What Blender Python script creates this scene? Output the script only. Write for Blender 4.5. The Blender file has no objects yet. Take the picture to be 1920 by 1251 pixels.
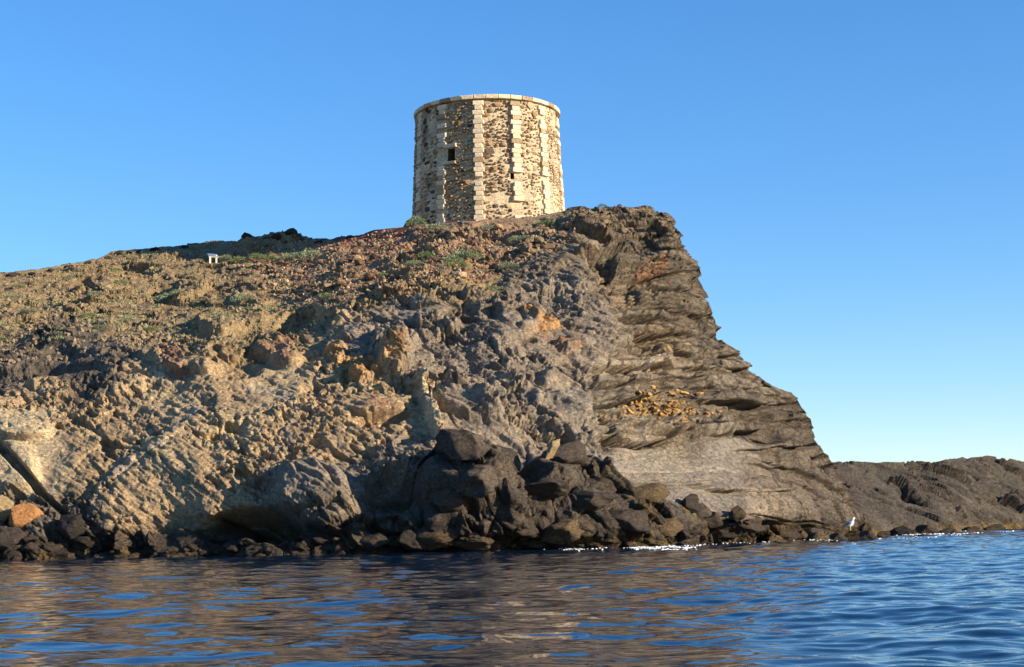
import bpy, bmesh, math, random
import numpy as np
from mathutils import Vector, Matrix, Euler

R = math.radians
scene = bpy.context.scene
C = scene.collection

# ------------------------------------------------------------------ camera
F = 2900.0            # focal length in photograph pixels (1920 x 1251)
CX, CY = 960.0, 625.5
CAM = np.array([0.0, 0.0, 0.9])
PITCH, ROLL = math.atan((980 - CY) / F), R(1.2)
cd = bpy.data.cameras.new('camera')
cd.sensor_width = 36.0
cd.lens = F / 1920 * 36
cd.clip_start = 0.1
cd.clip_end = 60000
cam = bpy.data.objects.new('camera', cd)
C.objects.link(cam)
CM = Matrix.Rotation(math.pi / 2 + PITCH, 3, 'X') @ Matrix.Rotation(-ROLL, 3, 'Z')
cam.matrix_world = Matrix.Translation(Vector(CAM)) @ CM.to_4x4()
scene.camera = cam
scene.render.resolution_x, scene.render.resolution_y = 1024, 667
CMn = np.array(CM)

# ------------------------------------------------------------------ sky, sun, exposure
SUN_AZ, SUN_EL = R(66), R(18)      # azimuth measured from "towards the camera" (-Y) round to the right (+X)
sdir = Vector((math.sin(SUN_AZ) * math.cos(SUN_EL), -math.cos(SUN_AZ) * math.cos(SUN_EL), math.sin(SUN_EL)))
world = bpy.data.worlds.new('World')
scene.world = world
world.use_nodes = True
wn = world.node_tree
wn.nodes.clear()
sky = wn.nodes.new('ShaderNodeTexSky')
sky.sky_type = 'NISHITA'
sky.sun_disc = False
sky.sun_elevation = SUN_EL
sky.sun_rotation = math.atan2(sdir.x, sdir.y)
sky.altitude = 400
sky.air_density = 1.0
sky.dust_density = 0.0
sky.ozone_density = 5.0
hs = wn.nodes.new('ShaderNodeHueSaturation')
hs.inputs['Saturation'].default_value = 1.3
hs.inputs['Hue'].default_value = 0.508
hs.inputs['Value'].default_value = 1.03
bg = wn.nodes.new('ShaderNodeBackground')
bg.inputs['Strength'].default_value = 0.15
wo = wn.nodes.new('ShaderNodeOutputWorld')
gm = wn.nodes.new('ShaderNodeGamma')
gm.inputs['Gamma'].default_value = 0.75
wn.links.new(sky.outputs[0], gm.inputs['Color'])
wn.links.new(gm.outputs[0], hs.inputs['Color'])
wn.links.new(hs.outputs[0], bg.inputs[0])
wn.links.new(bg.outputs[0], wo.inputs[0])
sl = bpy.data.lights.new('sun', 'SUN')
sl.energy = 5.0
sl.angle = R(0.53)
sl.color = (1.0, 0.86, 0.65)
sun = bpy.data.objects.new('sun', sl)
C.objects.link(sun)
sun.rotation_euler = sdir.to_track_quat('Z', 'Y').to_euler()
sun.location = (60, -20, 60)
vs = scene.view_settings
vs.view_transform = 'Standard'
vs.look = 'None'
vs.gamma = 1.0
vs.exposure = 1.05
vs.use_curve_mapping = False

# ------------------------------------------------------------------ helpers
rnd = random.Random(7)
rng = np.random.default_rng(11)

def rays(px, py):
    px = np.asarray(px, float); py = np.asarray(py, float)
    d = np.stack([(px - CX) / F, -(py - CY) / F, -np.ones_like(px)], -1)
    return d @ CMn.T

def at(px, py, Y):
    d = rays(px, py)
    t = (np.asarray(Y, float) - CAM[1]) / d[..., 1]
    return CAM + d * t[..., None]

def water_depth(px, py):
    d = rays(px, py)
    return CAM[1] + d[..., 1] * (-CAM[2] / d[..., 2])

PERM = np.concatenate([rng.permutation(256)] * 3).astype(np.int32)
GR = rng.normal(size=(256, 3)); GR /= np.linalg.norm(GR, axis=1)[:, None]
GR = GR.astype(np.float32)

def perlin(P, seed=0):
    P = np.asarray(P, np.float32) + np.float32(seed * 17.37 + 100.5)
    fl = np.floor(P)
    I = fl.astype(np.int32) & 255
    f = P - fl
    u = f * f * f * (f * (f * 6 - 15) + 10)
    out = 0
    for dx in (0, 1):
        wx = u[..., 0] if dx else 1 - u[..., 0]
        a = PERM[I[..., 0] + dx]
        for dy in (0, 1):
            wy = u[..., 1] if dy else 1 - u[..., 1]
            b = PERM[a + I[..., 1] + dy]
            for dz in (0, 1):
                wz = u[..., 2] if dz else 1 - u[..., 2]
                g = GR[PERM[b + I[..., 2] + dz]]
                dot = g[..., 0] * (f[..., 0] - dx) + g[..., 1] * (f[..., 1] - dy) + g[..., 2] * (f[..., 2] - dz)
                out = out + wx * wy * wz * dot
    return out * 1.6

def fbm(P, octaves=4, seed=0, gain=0.5):
    a, s, o = 1.0, 1.0, 0
    for k in range(octaves):
        o = o + a * perlin(P * s, seed + k)
        a *= gain; s *= 2.03
    return o

def worley(P, seed=0):
    P = np.asarray(P, np.float32) + np.float32(seed * 13.7 + 200.0)
    I0 = np.floor(P).astype(np.int32)
    F1 = np.full(P.shape[:-1], 9.0, np.float32); F2 = F1.copy()
    ID = np.zeros(P.shape[:-1], np.int32)
    Qv = np.zeros(P.shape, np.float32)
    for dx in (-1, 0, 1):
        for dy in (-1, 0, 1):
            for dz in (-1, 0, 1):
                c = I0 + np.array([dx, dy, dz], np.int32)
                h = PERM[PERM[PERM[c[..., 0] & 255] + (c[..., 1] & 255)] + (c[..., 2] & 255)]
                h2 = PERM[h + 57]; h3 = PERM[h + 131]
                q = np.stack([c[..., 0] + h / 255.0, c[..., 1] + h2 / 255.0, c[..., 2] + h3 / 255.0], -1).astype(np.float32) - P
                d = np.sqrt((q * q).sum(-1))
                m = d < F1
                F2 = np.where(m, F1, np.minimum(F2, d))
                ID = np.where(m, h, ID)
                np.copyto(Qv, q, where=m[..., None])
                F1 = np.where(m, d, F1)
    return F1, F2, ID, Qv

TILT = rng.uniform(-1, 1, (256, 3)).astype(np.float32)

def facets(P, seed, crack=0.3, tilt=0.9):
    """fractured rock: every cell is a flat tilted face set in or out, with narrow joints between the cells"""
    F1, F2, ID, Q = worley(P, seed)
    t = (Q * TILT[ID]).sum(-1)
    return (HR[ID * 7 & 4095] - 0.5) + tilt * t - crack * smooth(0.07, 0.0, F2 - F1)

def smooth(a, b, x):
    t = np.clip((x - a) / (b - a), 0, 1)
    return t * t * (3 - 2 * t)

HR = rng.random(4096).astype(np.float32)

def tag(o, label=None, cat=None, group=None, kind=None):
    if label: o['label'] = label
    if cat: o['category'] = cat
    if group: o['group'] = group
    if kind: o['kind'] = kind
    return o

def link(name, me, mat=None, parent=None, loc=None):
    o = bpy.data.objects.new(name, me)
    C.objects.link(o)
    if mat is not None and me is not None and not me.materials:
        me.materials.append(mat)
    if parent is not None: o.parent = parent
    if loc is not None: o.location = loc
    return o

def empty(name, loc, rz=0):
    o = bpy.data.objects.new(name, None)
    C.objects.link(o)
    o.location = loc
    o.rotation_euler = (0, 0, rz)
    o.empty_display_size = 0.3
    return o

def mesh(name, V, Fc, smooth_=True):
    me = bpy.data.meshes.new(name)
    if isinstance(Fc, np.ndarray):
        n = len(V); k = Fc.shape[1]; m = len(Fc)
        me.vertices.add(n); me.vertices.foreach_set('co', np.asarray(V, np.float32).ravel())
        me.loops.add(m * k); me.loops.foreach_set('vertex_index', Fc.astype(np.int32).ravel())
        me.polygons.add(m)
        me.polygons.foreach_set('loop_start', (np.arange(m) * k).astype(np.int32))
        me.update(calc_edges=True)
    else:
        me.from_pydata([tuple(v) for v in V], [], Fc)
    me.polygons.foreach_set('use_smooth', np.full(len(me.polygons), smooth_))
    me.update()
    return me

def grid_faces(nr, nc):
    i = np.arange(nr * nc).reshape(nr, nc)
    return np.stack([i[:-1, :-1].ravel(), i[:-1, 1:].ravel(), i[1:, 1:].ravel(), i[1:, :-1].ravel()], 1)

def add_color(me, name, col):
    a = me.color_attributes.new(name, 'FLOAT_COLOR', 'POINT')
    a.data.foreach_set('color', np.asarray(col, np.float32).ravel())

# ------------------------------------------------------------------ materials
def new_mat(name):
    m = bpy.data.materials.new(name)
    m.use_nodes = True
    nt = m.node_tree
    b = nt.nodes['Principled BSDF']
    return m, nt, b

def N(nt, typ, **kw):
    n = nt.nodes.new(typ)
    for k, v in kw.items():
        if k in n.inputs: n.inputs[k].default_value = v
        else: setattr(n, k, v)
    return n

def ramp(nt, src, stops):
    r = nt.nodes.new('ShaderNodeValToRGB')
    e = r.color_ramp.elements
    while len(e) < len(stops): e.new(0.5)
    for el, (p, c) in zip(e, stops):
        el.position = p
        el.color = (*c, 1) if len(c) == 3 else c
    nt.links.new(src, r.inputs[0])
    return r.outputs[0]

def mix(nt, typ, fac, a, b):
    m = nt.nodes.new('ShaderNodeMix')
    m.data_type = 'RGBA'; m.blend_type = typ
    if isinstance(fac, float): m.inputs[0].default_value = fac
    else: nt.links.new(fac, m.inputs[0])
    for s, i in ((a, 6), (b, 7)):
        if isinstance(s, tuple): m.inputs[i].default_value = (*s, 1)
        else: nt.links.new(s, m.inputs[i])
    return m.outputs[2]

def rock_surface(name, color=None, attr=None, objrand=0.0, bump=0.05, scale=1.0, speck=0.5, rough=0.92, crack_d=0.35):
    """stone: own colour (attribute or plain), mottled by noise at several sizes, fine relief"""
    m, nt, b = new_mat(name)
    L = nt.links
    geo = N(nt, 'ShaderNodeNewGeometry')
    tc = N(nt, 'ShaderNodeTexCoord')
    pos = geo.outputs['Position'] if attr else tc.outputs['Object']
    if attr:
        a = N(nt, 'ShaderNodeAttribute'); a.attribute_name = attr
        base = a.outputs['Color']
    else:
        rgb = N(nt, 'ShaderNodeRGB'); rgb.outputs[0].default_value = (*color, 1)
        base = rgb.outputs[0]
    n1 = N(nt, 'ShaderNodeTexNoise', Scale=0.9 * scale, Detail=8.0, Roughness=0.65)
    n2 = N(nt, 'ShaderNodeTexNoise', Scale=7.0 * scale, Detail=6.0, Roughness=0.7)
    n3 = N(nt, 'ShaderNodeTexNoise', Scale=26.0 * scale, Detail=4.0, Roughness=0.7)
    for n in (n1, n2, n3): L.new(pos, n.inputs['Vector'])
    c1 = ramp(nt, n1.outputs['Fac'], [(0.3, (0.62, 0.6, 0.6)), (0.5, (1, 1, 1)), (0.72, (1.35, 1.28, 1.15))])
    c2 = ramp(nt, n2.outputs['Fac'], [(0.28, (0.45, 0.43, 0.42)), (0.5, (1, 1, 1)), (0.74, (1.55, 1.5, 1.4))])
    col = mix(nt, 'MULTIPLY', 0.8, base, c1)
    col = mix(nt, 'MULTIPLY', speck, col, c2)
    if objrand:
        oi = N(nt, 'ShaderNodeObjectInfo')
        c3 = ramp(nt, oi.outputs['Random'], [(0, (1 - objrand,) * 3), (0.5, (1.0, 0.94, 0.86)), (1, (1 + objrand, 1 + objrand * .8, 1 + objrand * .5))])
        col = mix(nt, 'MULTIPLY', 1.0, col, c3)
    L.new(col, b.inputs['Base Color'])
    b.inputs['Roughness'].default_value = rough
    b.inputs['Specular IOR Level'].default_value = 0.25
    if attr:
        aw = N(nt, 'ShaderNodeAttribute'); aw.attribute_name = 'wet'
        mr = N(nt, 'ShaderNodeMapRange'); mr.inputs[3].default_value = rough; mr.inputs[4].default_value = 0.42
        L.new(aw.outputs['Fac'], mr.inputs[0]); L.new(mr.outputs[0], b.inputs['Roughness'])
    mp_ = N(nt, 'ShaderNodeMapping'); mp_.inputs['Scale'].default_value = (1.0, 0.8, 1.9); mp_.inputs['Rotation'].default_value = (0, R(28) if attr else 0.3, 0)
    L.new(pos, mp_.inputs[0])
    dist = N(nt, 'ShaderNodeVectorMath', operation='MULTIPLY_ADD'); dist.inputs[1].default_value = (0.45, 0.45, 0.45)
    L.new(n2.outputs['Color'], dist.inputs[0]); L.new(mp_.outputs[0], dist.inputs[2])
    crk = []
    for sc_ in (2.6 * scale, 7.5 * scale):
        vo = N(nt, 'ShaderNodeTexVoronoi', feature='DISTANCE_TO_EDGE'); vo.inputs['Scale'].default_value = sc_
        L.new(dist.outputs[0], vo.inputs['Vector'])
        mr_ = N(nt, 'ShaderNodeMapRange'); mr_.inputs[1].default_value = 0.0; mr_.inputs[2].default_value = 0.09; mr_.interpolation_type = 'SMOOTHSTEP'
        L.new(vo.outputs['Distance'], mr_.inputs[0]); crk.append(mr_.outputs[0])
    cadd = N(nt, 'ShaderNodeMath', operation='MULTIPLY_ADD'); cadd.inputs[1].default_value = 0.55
    L.new(crk[1], cadd.inputs[0]); L.new(crk[0], cadd.inputs[2])
    cb = N(nt, 'ShaderNodeBump', Strength=1.0, Distance=bump * crack_d)
    L.new(cadd.outputs[0], cb.inputs['Height'])
    add = N(nt, 'ShaderNodeMath', operation='ADD')
    mul = N(nt, 'ShaderNodeMath', operation='MULTIPLY'); mul.inputs[1].default_value = 0.35
    L.new(n3.outputs['Fac'], mul.inputs[0]); L.new(n2.outputs['Fac'], add.inputs[0]); L.new(mul.outputs[0], add.inputs[1])
    bp = N(nt, 'ShaderNodeBump', Strength=1.0, Distance=bump)
    L.new(add.outputs[0], bp.inputs['Height']); L.new(cb.outputs[0], bp.inputs['Normal']); L.new(bp.outputs[0], b.inputs['Normal'])
    return m

M = {}
M['cliff'] = rock_surface('cliff_rock', attr='rock', bump=0.10)
M['dark_boulder'] = rock_surface('dark_boulder_rock', (0.062, 0.048, 0.037), objrand=0.35, bump=0.06, rough=0.7)
M['grey_boulder'] = rock_surface('grey_boulder_rock', (0.10, 0.083, 0.068), objrand=0.3, bump=0.06)
M['brown_boulder'] = rock_surface('brown_boulder_rock', (0.105, 0.076, 0.045), objrand=0.3, bump=0.06)
M['tan_block'] = rock_surface('tan_block_rock', (0.42, 0.31, 0.17), objrand=0.2, bump=0.04)
M['orange_block'] = rock_surface('orange_rock', (0.40, 0.20, 0.085), objrand=0.2, bump=0.04)
M['scree_tan'] = rock_surface('scree_tan', (0.36, 0.26, 0.17), objrand=0.4, bump=0.03)
M['scree_red'] = rock_surface('scree_red', (0.21, 0.13, 0.085), objrand=0.4, bump=0.03)
M['scree_grey'] = rock_surface('scree_grey', (0.19, 0.15, 0.10), objrand=0.4, bump=0.03)
M['slab'] = rock_surface('orange_slab', (0.42, 0.265, 0.11), objrand=0.5, bump=0.02)
M['plaster'] = rock_surface('tower_mortar', (0.63, 0.50, 0.335), bump=0.05, scale=1.3, speck=0.45)
M['ashlar'] = rock_surface('pale_limestone', (0.70, 0.585, 0.42), objrand=0.16, bump=0.015, scale=1.6, speck=0.25)
M['rubble_brown'] = rock_surface('rubble_brown', (0.40, 0.26, 0.15), objrand=0.35, bump=0.03, scale=2)
M['rubble_pale'] = rock_surface('rubble_pale', (0.55, 0.41, 0.255), objrand=0.25, bump=0.03, scale=2)
M['rubble_dark'] = rock_surface('rubble_dark', (0.15, 0.115, 0.085), objrand=0.35, bump=0.03, scale=2)

def plain(name, col, rough=0.6, var=0.25, scale=20):
    m, nt, b = new_mat(name)
    tc = N(nt, 'ShaderNodeTexCoord')
    n = N(nt, 'ShaderNodeTexNoise', Scale=float(scale), Detail=4.0)
    nt.links.new(tc.outputs['Object'], n.inputs['Vector'])
    lo = tuple(c * (1 - var) for c in col); hi = tuple(min(1, c * (1 + var)) for c in col)
    nt.links.new(ramp(nt, n.outputs['Fac'], [(0.3, lo), (0.7, hi)]), b.inputs['Base Color'])
    b.inputs['Roughness'].default_value = rough
    return m

M['leaf'] = plain('shrub_leaf', (0.15, 0.19, 0.065), 0.7, 0.35, 3)
M['leaf_grey'] = plain('shrub_leaf_greygreen', (0.20, 0.235, 0.13), 0.8, 0.3, 3)
M['stem'] = plain('shrub_stem', (0.09, 0.06, 0.035), 0.9)
M['feather_white'] = plain('feather_white', (0.8, 0.8, 0.78), 0.7, 0.05)
M['feather_grey'] = plain('feather_grey', (0.16, 0.18, 0.22), 0.7, 0.15)
M['feather_black'] = plain('feather_black', (0.02, 0.02, 0.022), 0.6, 0.2)
M['bill'] = plain('bill_yellow', (0.75, 0.5, 0.06), 0.5, 0.1)
M['foam'] = plain('foam_white', (0.75, 0.77, 0.78), 0.8, 0.1)
M['sign_post'] = plain('sign_post_wood', (0.75, 0.66, 0.46), 0.8, 0.15)
M['sign_panel'] = plain('sign_panel', (0.13, 0.17, 0.24), 0.45, 0.2, 6)

# water
m, nt, b = new_mat('sea_water')
b.inputs['Base Color'].default_value = (0.002, 0.013, 0.032, 1)
b.inputs['Roughness'].default_value = 0.03
b.inputs['IOR'].default_value = 1.333
geo = N(nt, 'ShaderNodeNewGeometry')
mp = N(nt, 'ShaderNodeMapping'); mp.inputs['Scale'].default_value = (0.8, 1.25, 1)
nt.links.new(geo.outputs['Position'], mp.inputs[0])
n1 = N(nt, 'ShaderNodeTexNoise', Scale=4.5, Detail=3.0, Roughness=0.5)
nt.links.new(mp.outputs[0], n1.inputs['Vector'])
bp = N(nt, 'ShaderNodeBump', Strength=1.0, Distance=0.004)
nt.links.new(n1.outputs['Fac'], bp.inputs['Height']); nt.links.new(bp.outputs[0], b.inputs['Normal'])
M['water'] = m

# ------------------------------------------------------------------ terrain builder
def interp(tab, x):
    t = np.array(tab, float)
    return np.interp(x, t[:, 0], t[:, 1])

SKYLINE = [(-350, 545), (-100, 522), (0, 512), (60, 508), (130, 495), (180, 487), (213, 471), (280, 466), (340, 461), (400, 453), (450, 452),
           (466, 441), (490, 447), (510, 438), (528, 439), (550, 436), (585, 449), (620, 449), (640, 445), (680, 440), (700, 432), (735, 428),
           (768, 425), (840, 419), (917, 412), (1000, 406), (1070, 397), (1140, 392), (1222, 393), (1240, 402), (1260, 422), (1272, 445), (1284, 470),
           (1303, 492), (1310, 530), (1318, 570), (1334, 602), (1342, 640), (1385, 664), (1398, 690), (1430, 716), (1486, 740),
           (1500, 762), (1514, 785), (1524, 820), (1540, 850), (1555, 875), (1580, 905), (1620, 985), (1670, 1040)]
WATERLINE = [(-350, 1062), (0, 1052), (200, 1047), (420, 1043), (650, 1040), (800, 1036), (1000, 1031), (1200, 1026), (1300, 1022),
             (1420, 1014), (1550, 1011), (1620, 1007), (1700, 1003)]
DEPTH = [(-350, 1000, 53), (-350, 760, 60), (-350, 640, 70), (-350, 560, 82),
         (0, 1000, 52.7), (0, 900, 55), (0, 760, 58), (0, 720, 60.5), (0, 640, 68), (0, 560, 78), (0, 512, 88),
         (200, 1000, 51.7), (200, 900, 54), (200, 760, 57.5), (200, 700, 60.5), (200, 600, 71), (200, 520, 84), (190, 487, 95), (215, 470, 101),
         (400, 960, 51), (400, 850, 53.5), (400, 720, 57), (400, 650, 61), (400, 580, 71), (400, 506, 92), (400, 453, 103),
         (520, 500, 88), (540, 440, 101),
         (640, 980, 49.7), (640, 850, 52.5), (640, 700, 57), (640, 620, 62), (640, 540, 72), (640, 470, 85), (640, 444, 95),
         (800, 960, 49.5), (800, 860, 52), (800, 740, 56), (800, 640, 60), (800, 560, 66), (800, 480, 76), (780, 424, 87.5),
         (917, 412, 86.0), (950, 960, 49.5), (950, 860, 52.5), (950, 740, 57), (950, 620, 62), (950, 540, 69), (950, 470, 77.5),
         (1100, 940, 51), (1100, 860, 54), (1100, 740, 58.5), (1100, 620, 64.5), (1100, 540, 70), (1100, 460, 77), (1060, 398, 88),
         (1250, 960, 53), (1250, 860, 58), (1250, 760, 62), (1250, 650, 68), (1250, 540, 74), (1250, 450, 79), (1225, 395, 85), (1140, 393, 87),
         (1400, 980, 54), (1400, 880, 61), (1400, 780, 66), (1390, 690, 71.5), (1308, 500, 79), (1338, 620, 75),
         (1500, 960, 60), (1490, 860, 66.5), (1495, 765, 71), (1550, 870, 70), (1600, 980, 65), (1650, 1000, 67)]

def rbf_fit(pts, vals):
    P = np.array(pts, float) / 100.0
    d = np.linalg.norm(P[:, None] - P[None], axis=-1)
    n = len(P)
    A = np.zeros((n + 3, n + 3))
    A[:n, :n] = d - np.eye(n) * 0.05
    A[:n, n] = 1; A[:n, n + 1:] = P
    A[n, :n] = 1; A[n + 1:, :n] = P.T
    w = np.linalg.solve(A, np.concatenate([vals, np.zeros(3)]))
    def f(px, py):
        q = np.stack([px, py], -1) / 100.0
        out = w[n] + q @ w[n + 1:]
        for k in range(n):
            out = out + w[k] * np.sqrt(((q - P[k]) ** 2).sum(-1))
        return out
    return f

def normals(P):
    du = np.gradient(P, axis=1); dv = np.gradient(P, axis=0)
    n = np.cross(du, dv)
    n /= np.linalg.norm(n, axis=-1)[..., None] + 1e-9
    s = np.sign((n * (CAM - P)).sum(-1))
    s[s == 0] = 1
    return n * s[..., None]

def seg_dist(px, py, a, b_):
    a = np.array(a, float); d = np.array(b_, float) - a
    t = np.clip(((px - a[0]) * d[0] + (py - a[1]) * d[1]) / (d @ d), 0, 1)
    return np.hypot(px - a[0] - t * d[0], py - a[1] - t * d[1])

def layers(s, along, seed, tmin, tmax, block, amp, jit):
    """bedded rock: random layer thickness, each layer and each joint block set in or out by its own amount"""
    r = np.random.default_rng(seed)
    th = r.uniform(tmin, tmax, 400) * r.choice([0.5, 1, 1, 1.7], 400)
    edges = np.cumsum(th) - 60 * (tmin + tmax) / 2
    k = np.clip(np.searchsorted(edges, s), 1, 398)
    fr = (s - edges[k - 1]) / np.maximum(edges[k] - edges[k - 1], 1e-3)
    prot = r.uniform(-1, 1, 400)[k]
    bl = block * (0.5 + r.random(400)[k])
    a = along / bl + r.random(400)[k] * 7
    bi = np.floor(a).astype(int)
    bf = a - bi
    bj = HR[(k * 131 + bi * 17) & 4095] - 0.5
    tk = np.maximum(edges[k] - edges[k - 1], 1e-3)
    groove = -smooth(0.11, 0.03, fr * tk) * 2.4 * (0.35 + r.random(400)[k]) - smooth(0.86, 1.0, fr) * 0.2
    crack = -smooth(0.05, 0.015, np.minimum(bf, 1 - bf) * bl) * 1.6 * (HR[(k * 57 + bi * 5) & 4095] > 0.45)
    return amp * prot + jit * (2 * bj + groove + crack), k, (fr - 0.5) * (edges[k] - edges[k - 1])

# ---- main headland
pts = [(d[0], d[1]) for d in DEPTH]; vals = [d[2] for d in DEPTH]
for px in (-350, 0, 200, 420, 650, 800, 1000, 1200, 1300, 1420, 1550, 1620):
    w = float(interp(WATERLINE, px))
    Y = float(water_depth(px, w))
    pts += [(px, w), (px, w + 40)]; vals += [Y, Y - 0.4]
depth_fn = rbf_fit(pts, np.array(vals))

NC, NR, NB = 1150, 570, 26
cpx = np.concatenate([np.linspace(-350, -5, 40), np.linspace(0, 1200, 730), np.linspace(1201, 1665, NC - 770)])
top = interp(SKYLINE, cpx)
bot = interp(WATERLINE, cpx) + 42
# rows spaced half by height in the picture, half by true distance, so that flat ground is as finely divided as steep
v = np.linspace(0, 1, 160)[:, None]
PX = np.repeat(cpx[None], 160, 0)
PY = bot[None] * (1 - v) + top[None] * v
Pc = at(PX, PY, depth_fn(PX, PY))
ds = np.linalg.norm(np.diff(Pc, axis=0), axis=-1) * 12 + np.abs(np.diff(PY, axis=0))
cs = np.concatenate([np.zeros((1, NC)), np.cumsum(ds, 0)], 0); cs /= cs[-1]
PYn = np.empty((NR, NC))
for j in range(NC): PYn[:, j] = np.interp(np.linspace(0, 1, NR), cs[:, j], PY[:, j])
PY = PYn
PX = np.repeat(cpx[None], NR, 0)
YY = depth_fn(PX, PY)
B0 = at(PX, PY, YY)
# over the crest and down the far side
crest = B0[-1]
kk = np.linspace(0, 1, NB + 1)[1:, None]
back = np.repeat(crest[None], NB, 0).copy()
back[..., 1] += 26 * kk ** 1.3
drop = 0.03 * 26 * kk ** 1.3 + 12 * np.clip(kk - 0.55, 0, 1) ** 1.2 * 2
back[..., 2] -= drop
back[..., 0] -= smooth(1230, 1330, cpx)[None] * 3.0 * kk
B = np.concatenate([B0, back], 0)
PXa = np.concatenate([PX, np.repeat(cpx[None], NB, 0)], 0)
PYa = np.concatenate([PY, np.repeat(top[None], NB, 0)], 0)
isback = np.concatenate([np.zeros((NR, NC)), np.repeat(kk, NC, 1)], 0)
Nn = normals(B)
# a smoother normal, so that displacement does not cross itself
for _ in range(2):
    Nn = (Nn + np.roll(Nn, 6, 0) + np.roll(Nn, -6, 0) + np.roll(Nn, 6, 1) + np.roll(Nn, -6, 1)) / 5
Nn[-NB:] = np.array([0.1, -0.2, 0.97])
Nn /= np.linalg.norm(Nn, axis=-1)[..., None]
H = Nn.copy(); H[..., 2] *= 0.25
D = Nn * 0.75 + np.array([0.12, -0.45, 0.0]) * (isback < 0.01)[..., None]
D /= np.linalg.norm(D, axis=-1)[..., None]
right = smooth(1225, 1320, PXa)[..., None]
H = H + right * np.array([0.55, 0, 0])
H /= np.linalg.norm(H, axis=-1)[..., None]

# warped picture position for the rock zones
wx = fbm(B * 0.35, 3, 3) * 26; wy = fbm(B * 0.35, 3, 9) * 20
QX, QY = PXa + wx, PYa + wy

def line_x(tab, y):
    t = np.array(tab, float)
    return np.interp(y, t[:, 1], t[:, 0])

edgeR = line_x([(1040, 380), (1085, 440), (1100, 490), (1165, 590), (1185, 640), (1110, 690), (1090, 740), (1115, 830), (1160, 900), (1290, 960), (1400, 1020)], QY)
wR = smooth(-14, 14, QX - edgeR)                                   # bedded rock on the right
edgeM = line_x([(760, 480), (650, 560), (620, 600), (640, 650), (740, 700), (800, 760), (825, 840), (700, 880), (520, 900), (520, 960), (560, 1030)], QY)
wM = smooth(-22, 22, QX - edgeM) * (1 - wR)                        # grey massif
slope_y = interp([(-350, 690), (0, 690), (200, 640), (400, 590), (600, 560), (760, 545), (900, 520), (1000, 480), (1080, 420), (1250, 405), (1700, 400)], QX)
wU = smooth(14, -14, QY - slope_y) * (1 - wR * 0.9)                # weathered scree slope
wL = np.clip(1 - wM - wR - wU, 0, 1)
heap_y = interp([(-350, 1040), (0, 1010), (150, 1000), (400, 990), (600, 985), (690, 960), (780, 870), (900, 868), (1000, 858), (1080, 862), (1180, 900), (1260, 950), (1400, 985), (1700, 985)], QX)
wH = smooth(-8, 8, QY - heap_y)                                    # dark rocks above the water
wSlab = smooth(1130, 1170, QX) * smooth(1470, 1380, QX) * smooth(812, 838, QY) * smooth(985, 960, QY) * (1 - wH)

# --- displacement
Bx, By, Bz = B[..., 0], B[..., 1], B[..., 2]
big = fbm(B * 0.16, 3, 21)
mid = fbm(B * 0.55, 4, 31)
fine = fbm(B * 2.3, 4, 41, 0.55)
warp = np.stack([perlin(B * 0.8, 51), perlin(B * 0.8, 52), perlin(B * 0.8, 53)], -1)
# tilted foliation for left and middle
foli = np.stack([Bx * 0.80 - Bz * 0.60, Bx * 0.55 + Bz * 0.80 + By * 0.12, By * 0.5], -1)
fA = facets(foli * np.array([0.28, 0.62, 0.40]) + warp * 0.10, 1)
fB = facets(foli * np.array([0.75, 1.60, 1.0]) + warp * 0.14, 2)
fC = facets(foli * np.array([1.9, 4.0, 2.4]) + warp * 0.2, 3)
fD = facets(foli * np.array([4.5, 8.5, 5.5]), 4, 0.2)
hz = np.stack([Bx * 0.95, Bz + 0.12 * Bx + 0.15 * By, By * 0.5], -1)
uA = facets(hz * np.array([0.35, 0.8, 0.4]) + warp * 0.12, 7)
uB = facets(hz * np.array([1.0, 2.2, 1.1]) + warp * 0.15, 8)
uC = facets(hz * np.array([2.8, 4.6, 3.0]), 9)
pit = smooth(0.30, 0.60, perlin(foli * np.array([0.9, 2.2, 1.1]), 61)) + 0.6 * smooth(0.30, 0.58, perlin(foli * np.array([2.0, 4.6, 2.4]), 62)) + 0.4 * smooth(0.3, 0.55, perlin(foli * np.array([4.2, 8.0, 4.4]), 65))
ridge = 1 - np.abs(perlin(np.stack([foli[..., 0] * 0.35, foli[..., 1] * 3.4, By * 0.5], -1) + warp * 0.4, 63)) * 2
ridge2 = 1 - np.abs(perlin(np.stack([foli[..., 0] * 0.8, foli[..., 1] * 7.5, By], -1) + warp * 0.6, 64)) * 2

# some faces broken up, others nearly whole
brk = 0.30 + 1.0 * smooth(-0.30, 0.35, fbm(B * np.array([0.30, 0.2, 0.42]), 3, 66)) 
brk2 = 0.35 + 0.95 * smooth(-0.25, 0.3, fbm(B * np.array([0.55, 0.3, 0.7]), 2, 67))
dL = 0.30 * big + 0.14 * mid + 0.12 * fA + brk * (0.085 * fB + 0.075 * brk2 * fC + 0.05 * brk2 * fD - 0.26 * pit) + 0.05 * ridge + 0.03 * ridge2 + 0.03 * fine
dM = 0.40 * big + 0.18 * mid + 0.36 * fA + brk * (0.20 * fB + 0.125 * brk2 * fC + 0.075 * brk2 * fD - 0.12 * pit) + 0.08 * ridge + 0.065 * ridge2 + 0.02 * fine
dU = 0.22 * big + 0.10 * mid + 0.12 * uA + brk * (0.08 * uB + 0.05 * uC) + 0.04 * fine
dU = dU + smooth(640, 420, QX) * (0.22 * uA * smooth(-0.2, 0.3, mid) + brk * (0.13 * uB + 0.04 * uC))
dH = 0.3 * big + 0.2 * mid + 0.34 * fA + brk * (0.30 * fB + 0.14 * fC + 0.05 * fD)
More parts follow.
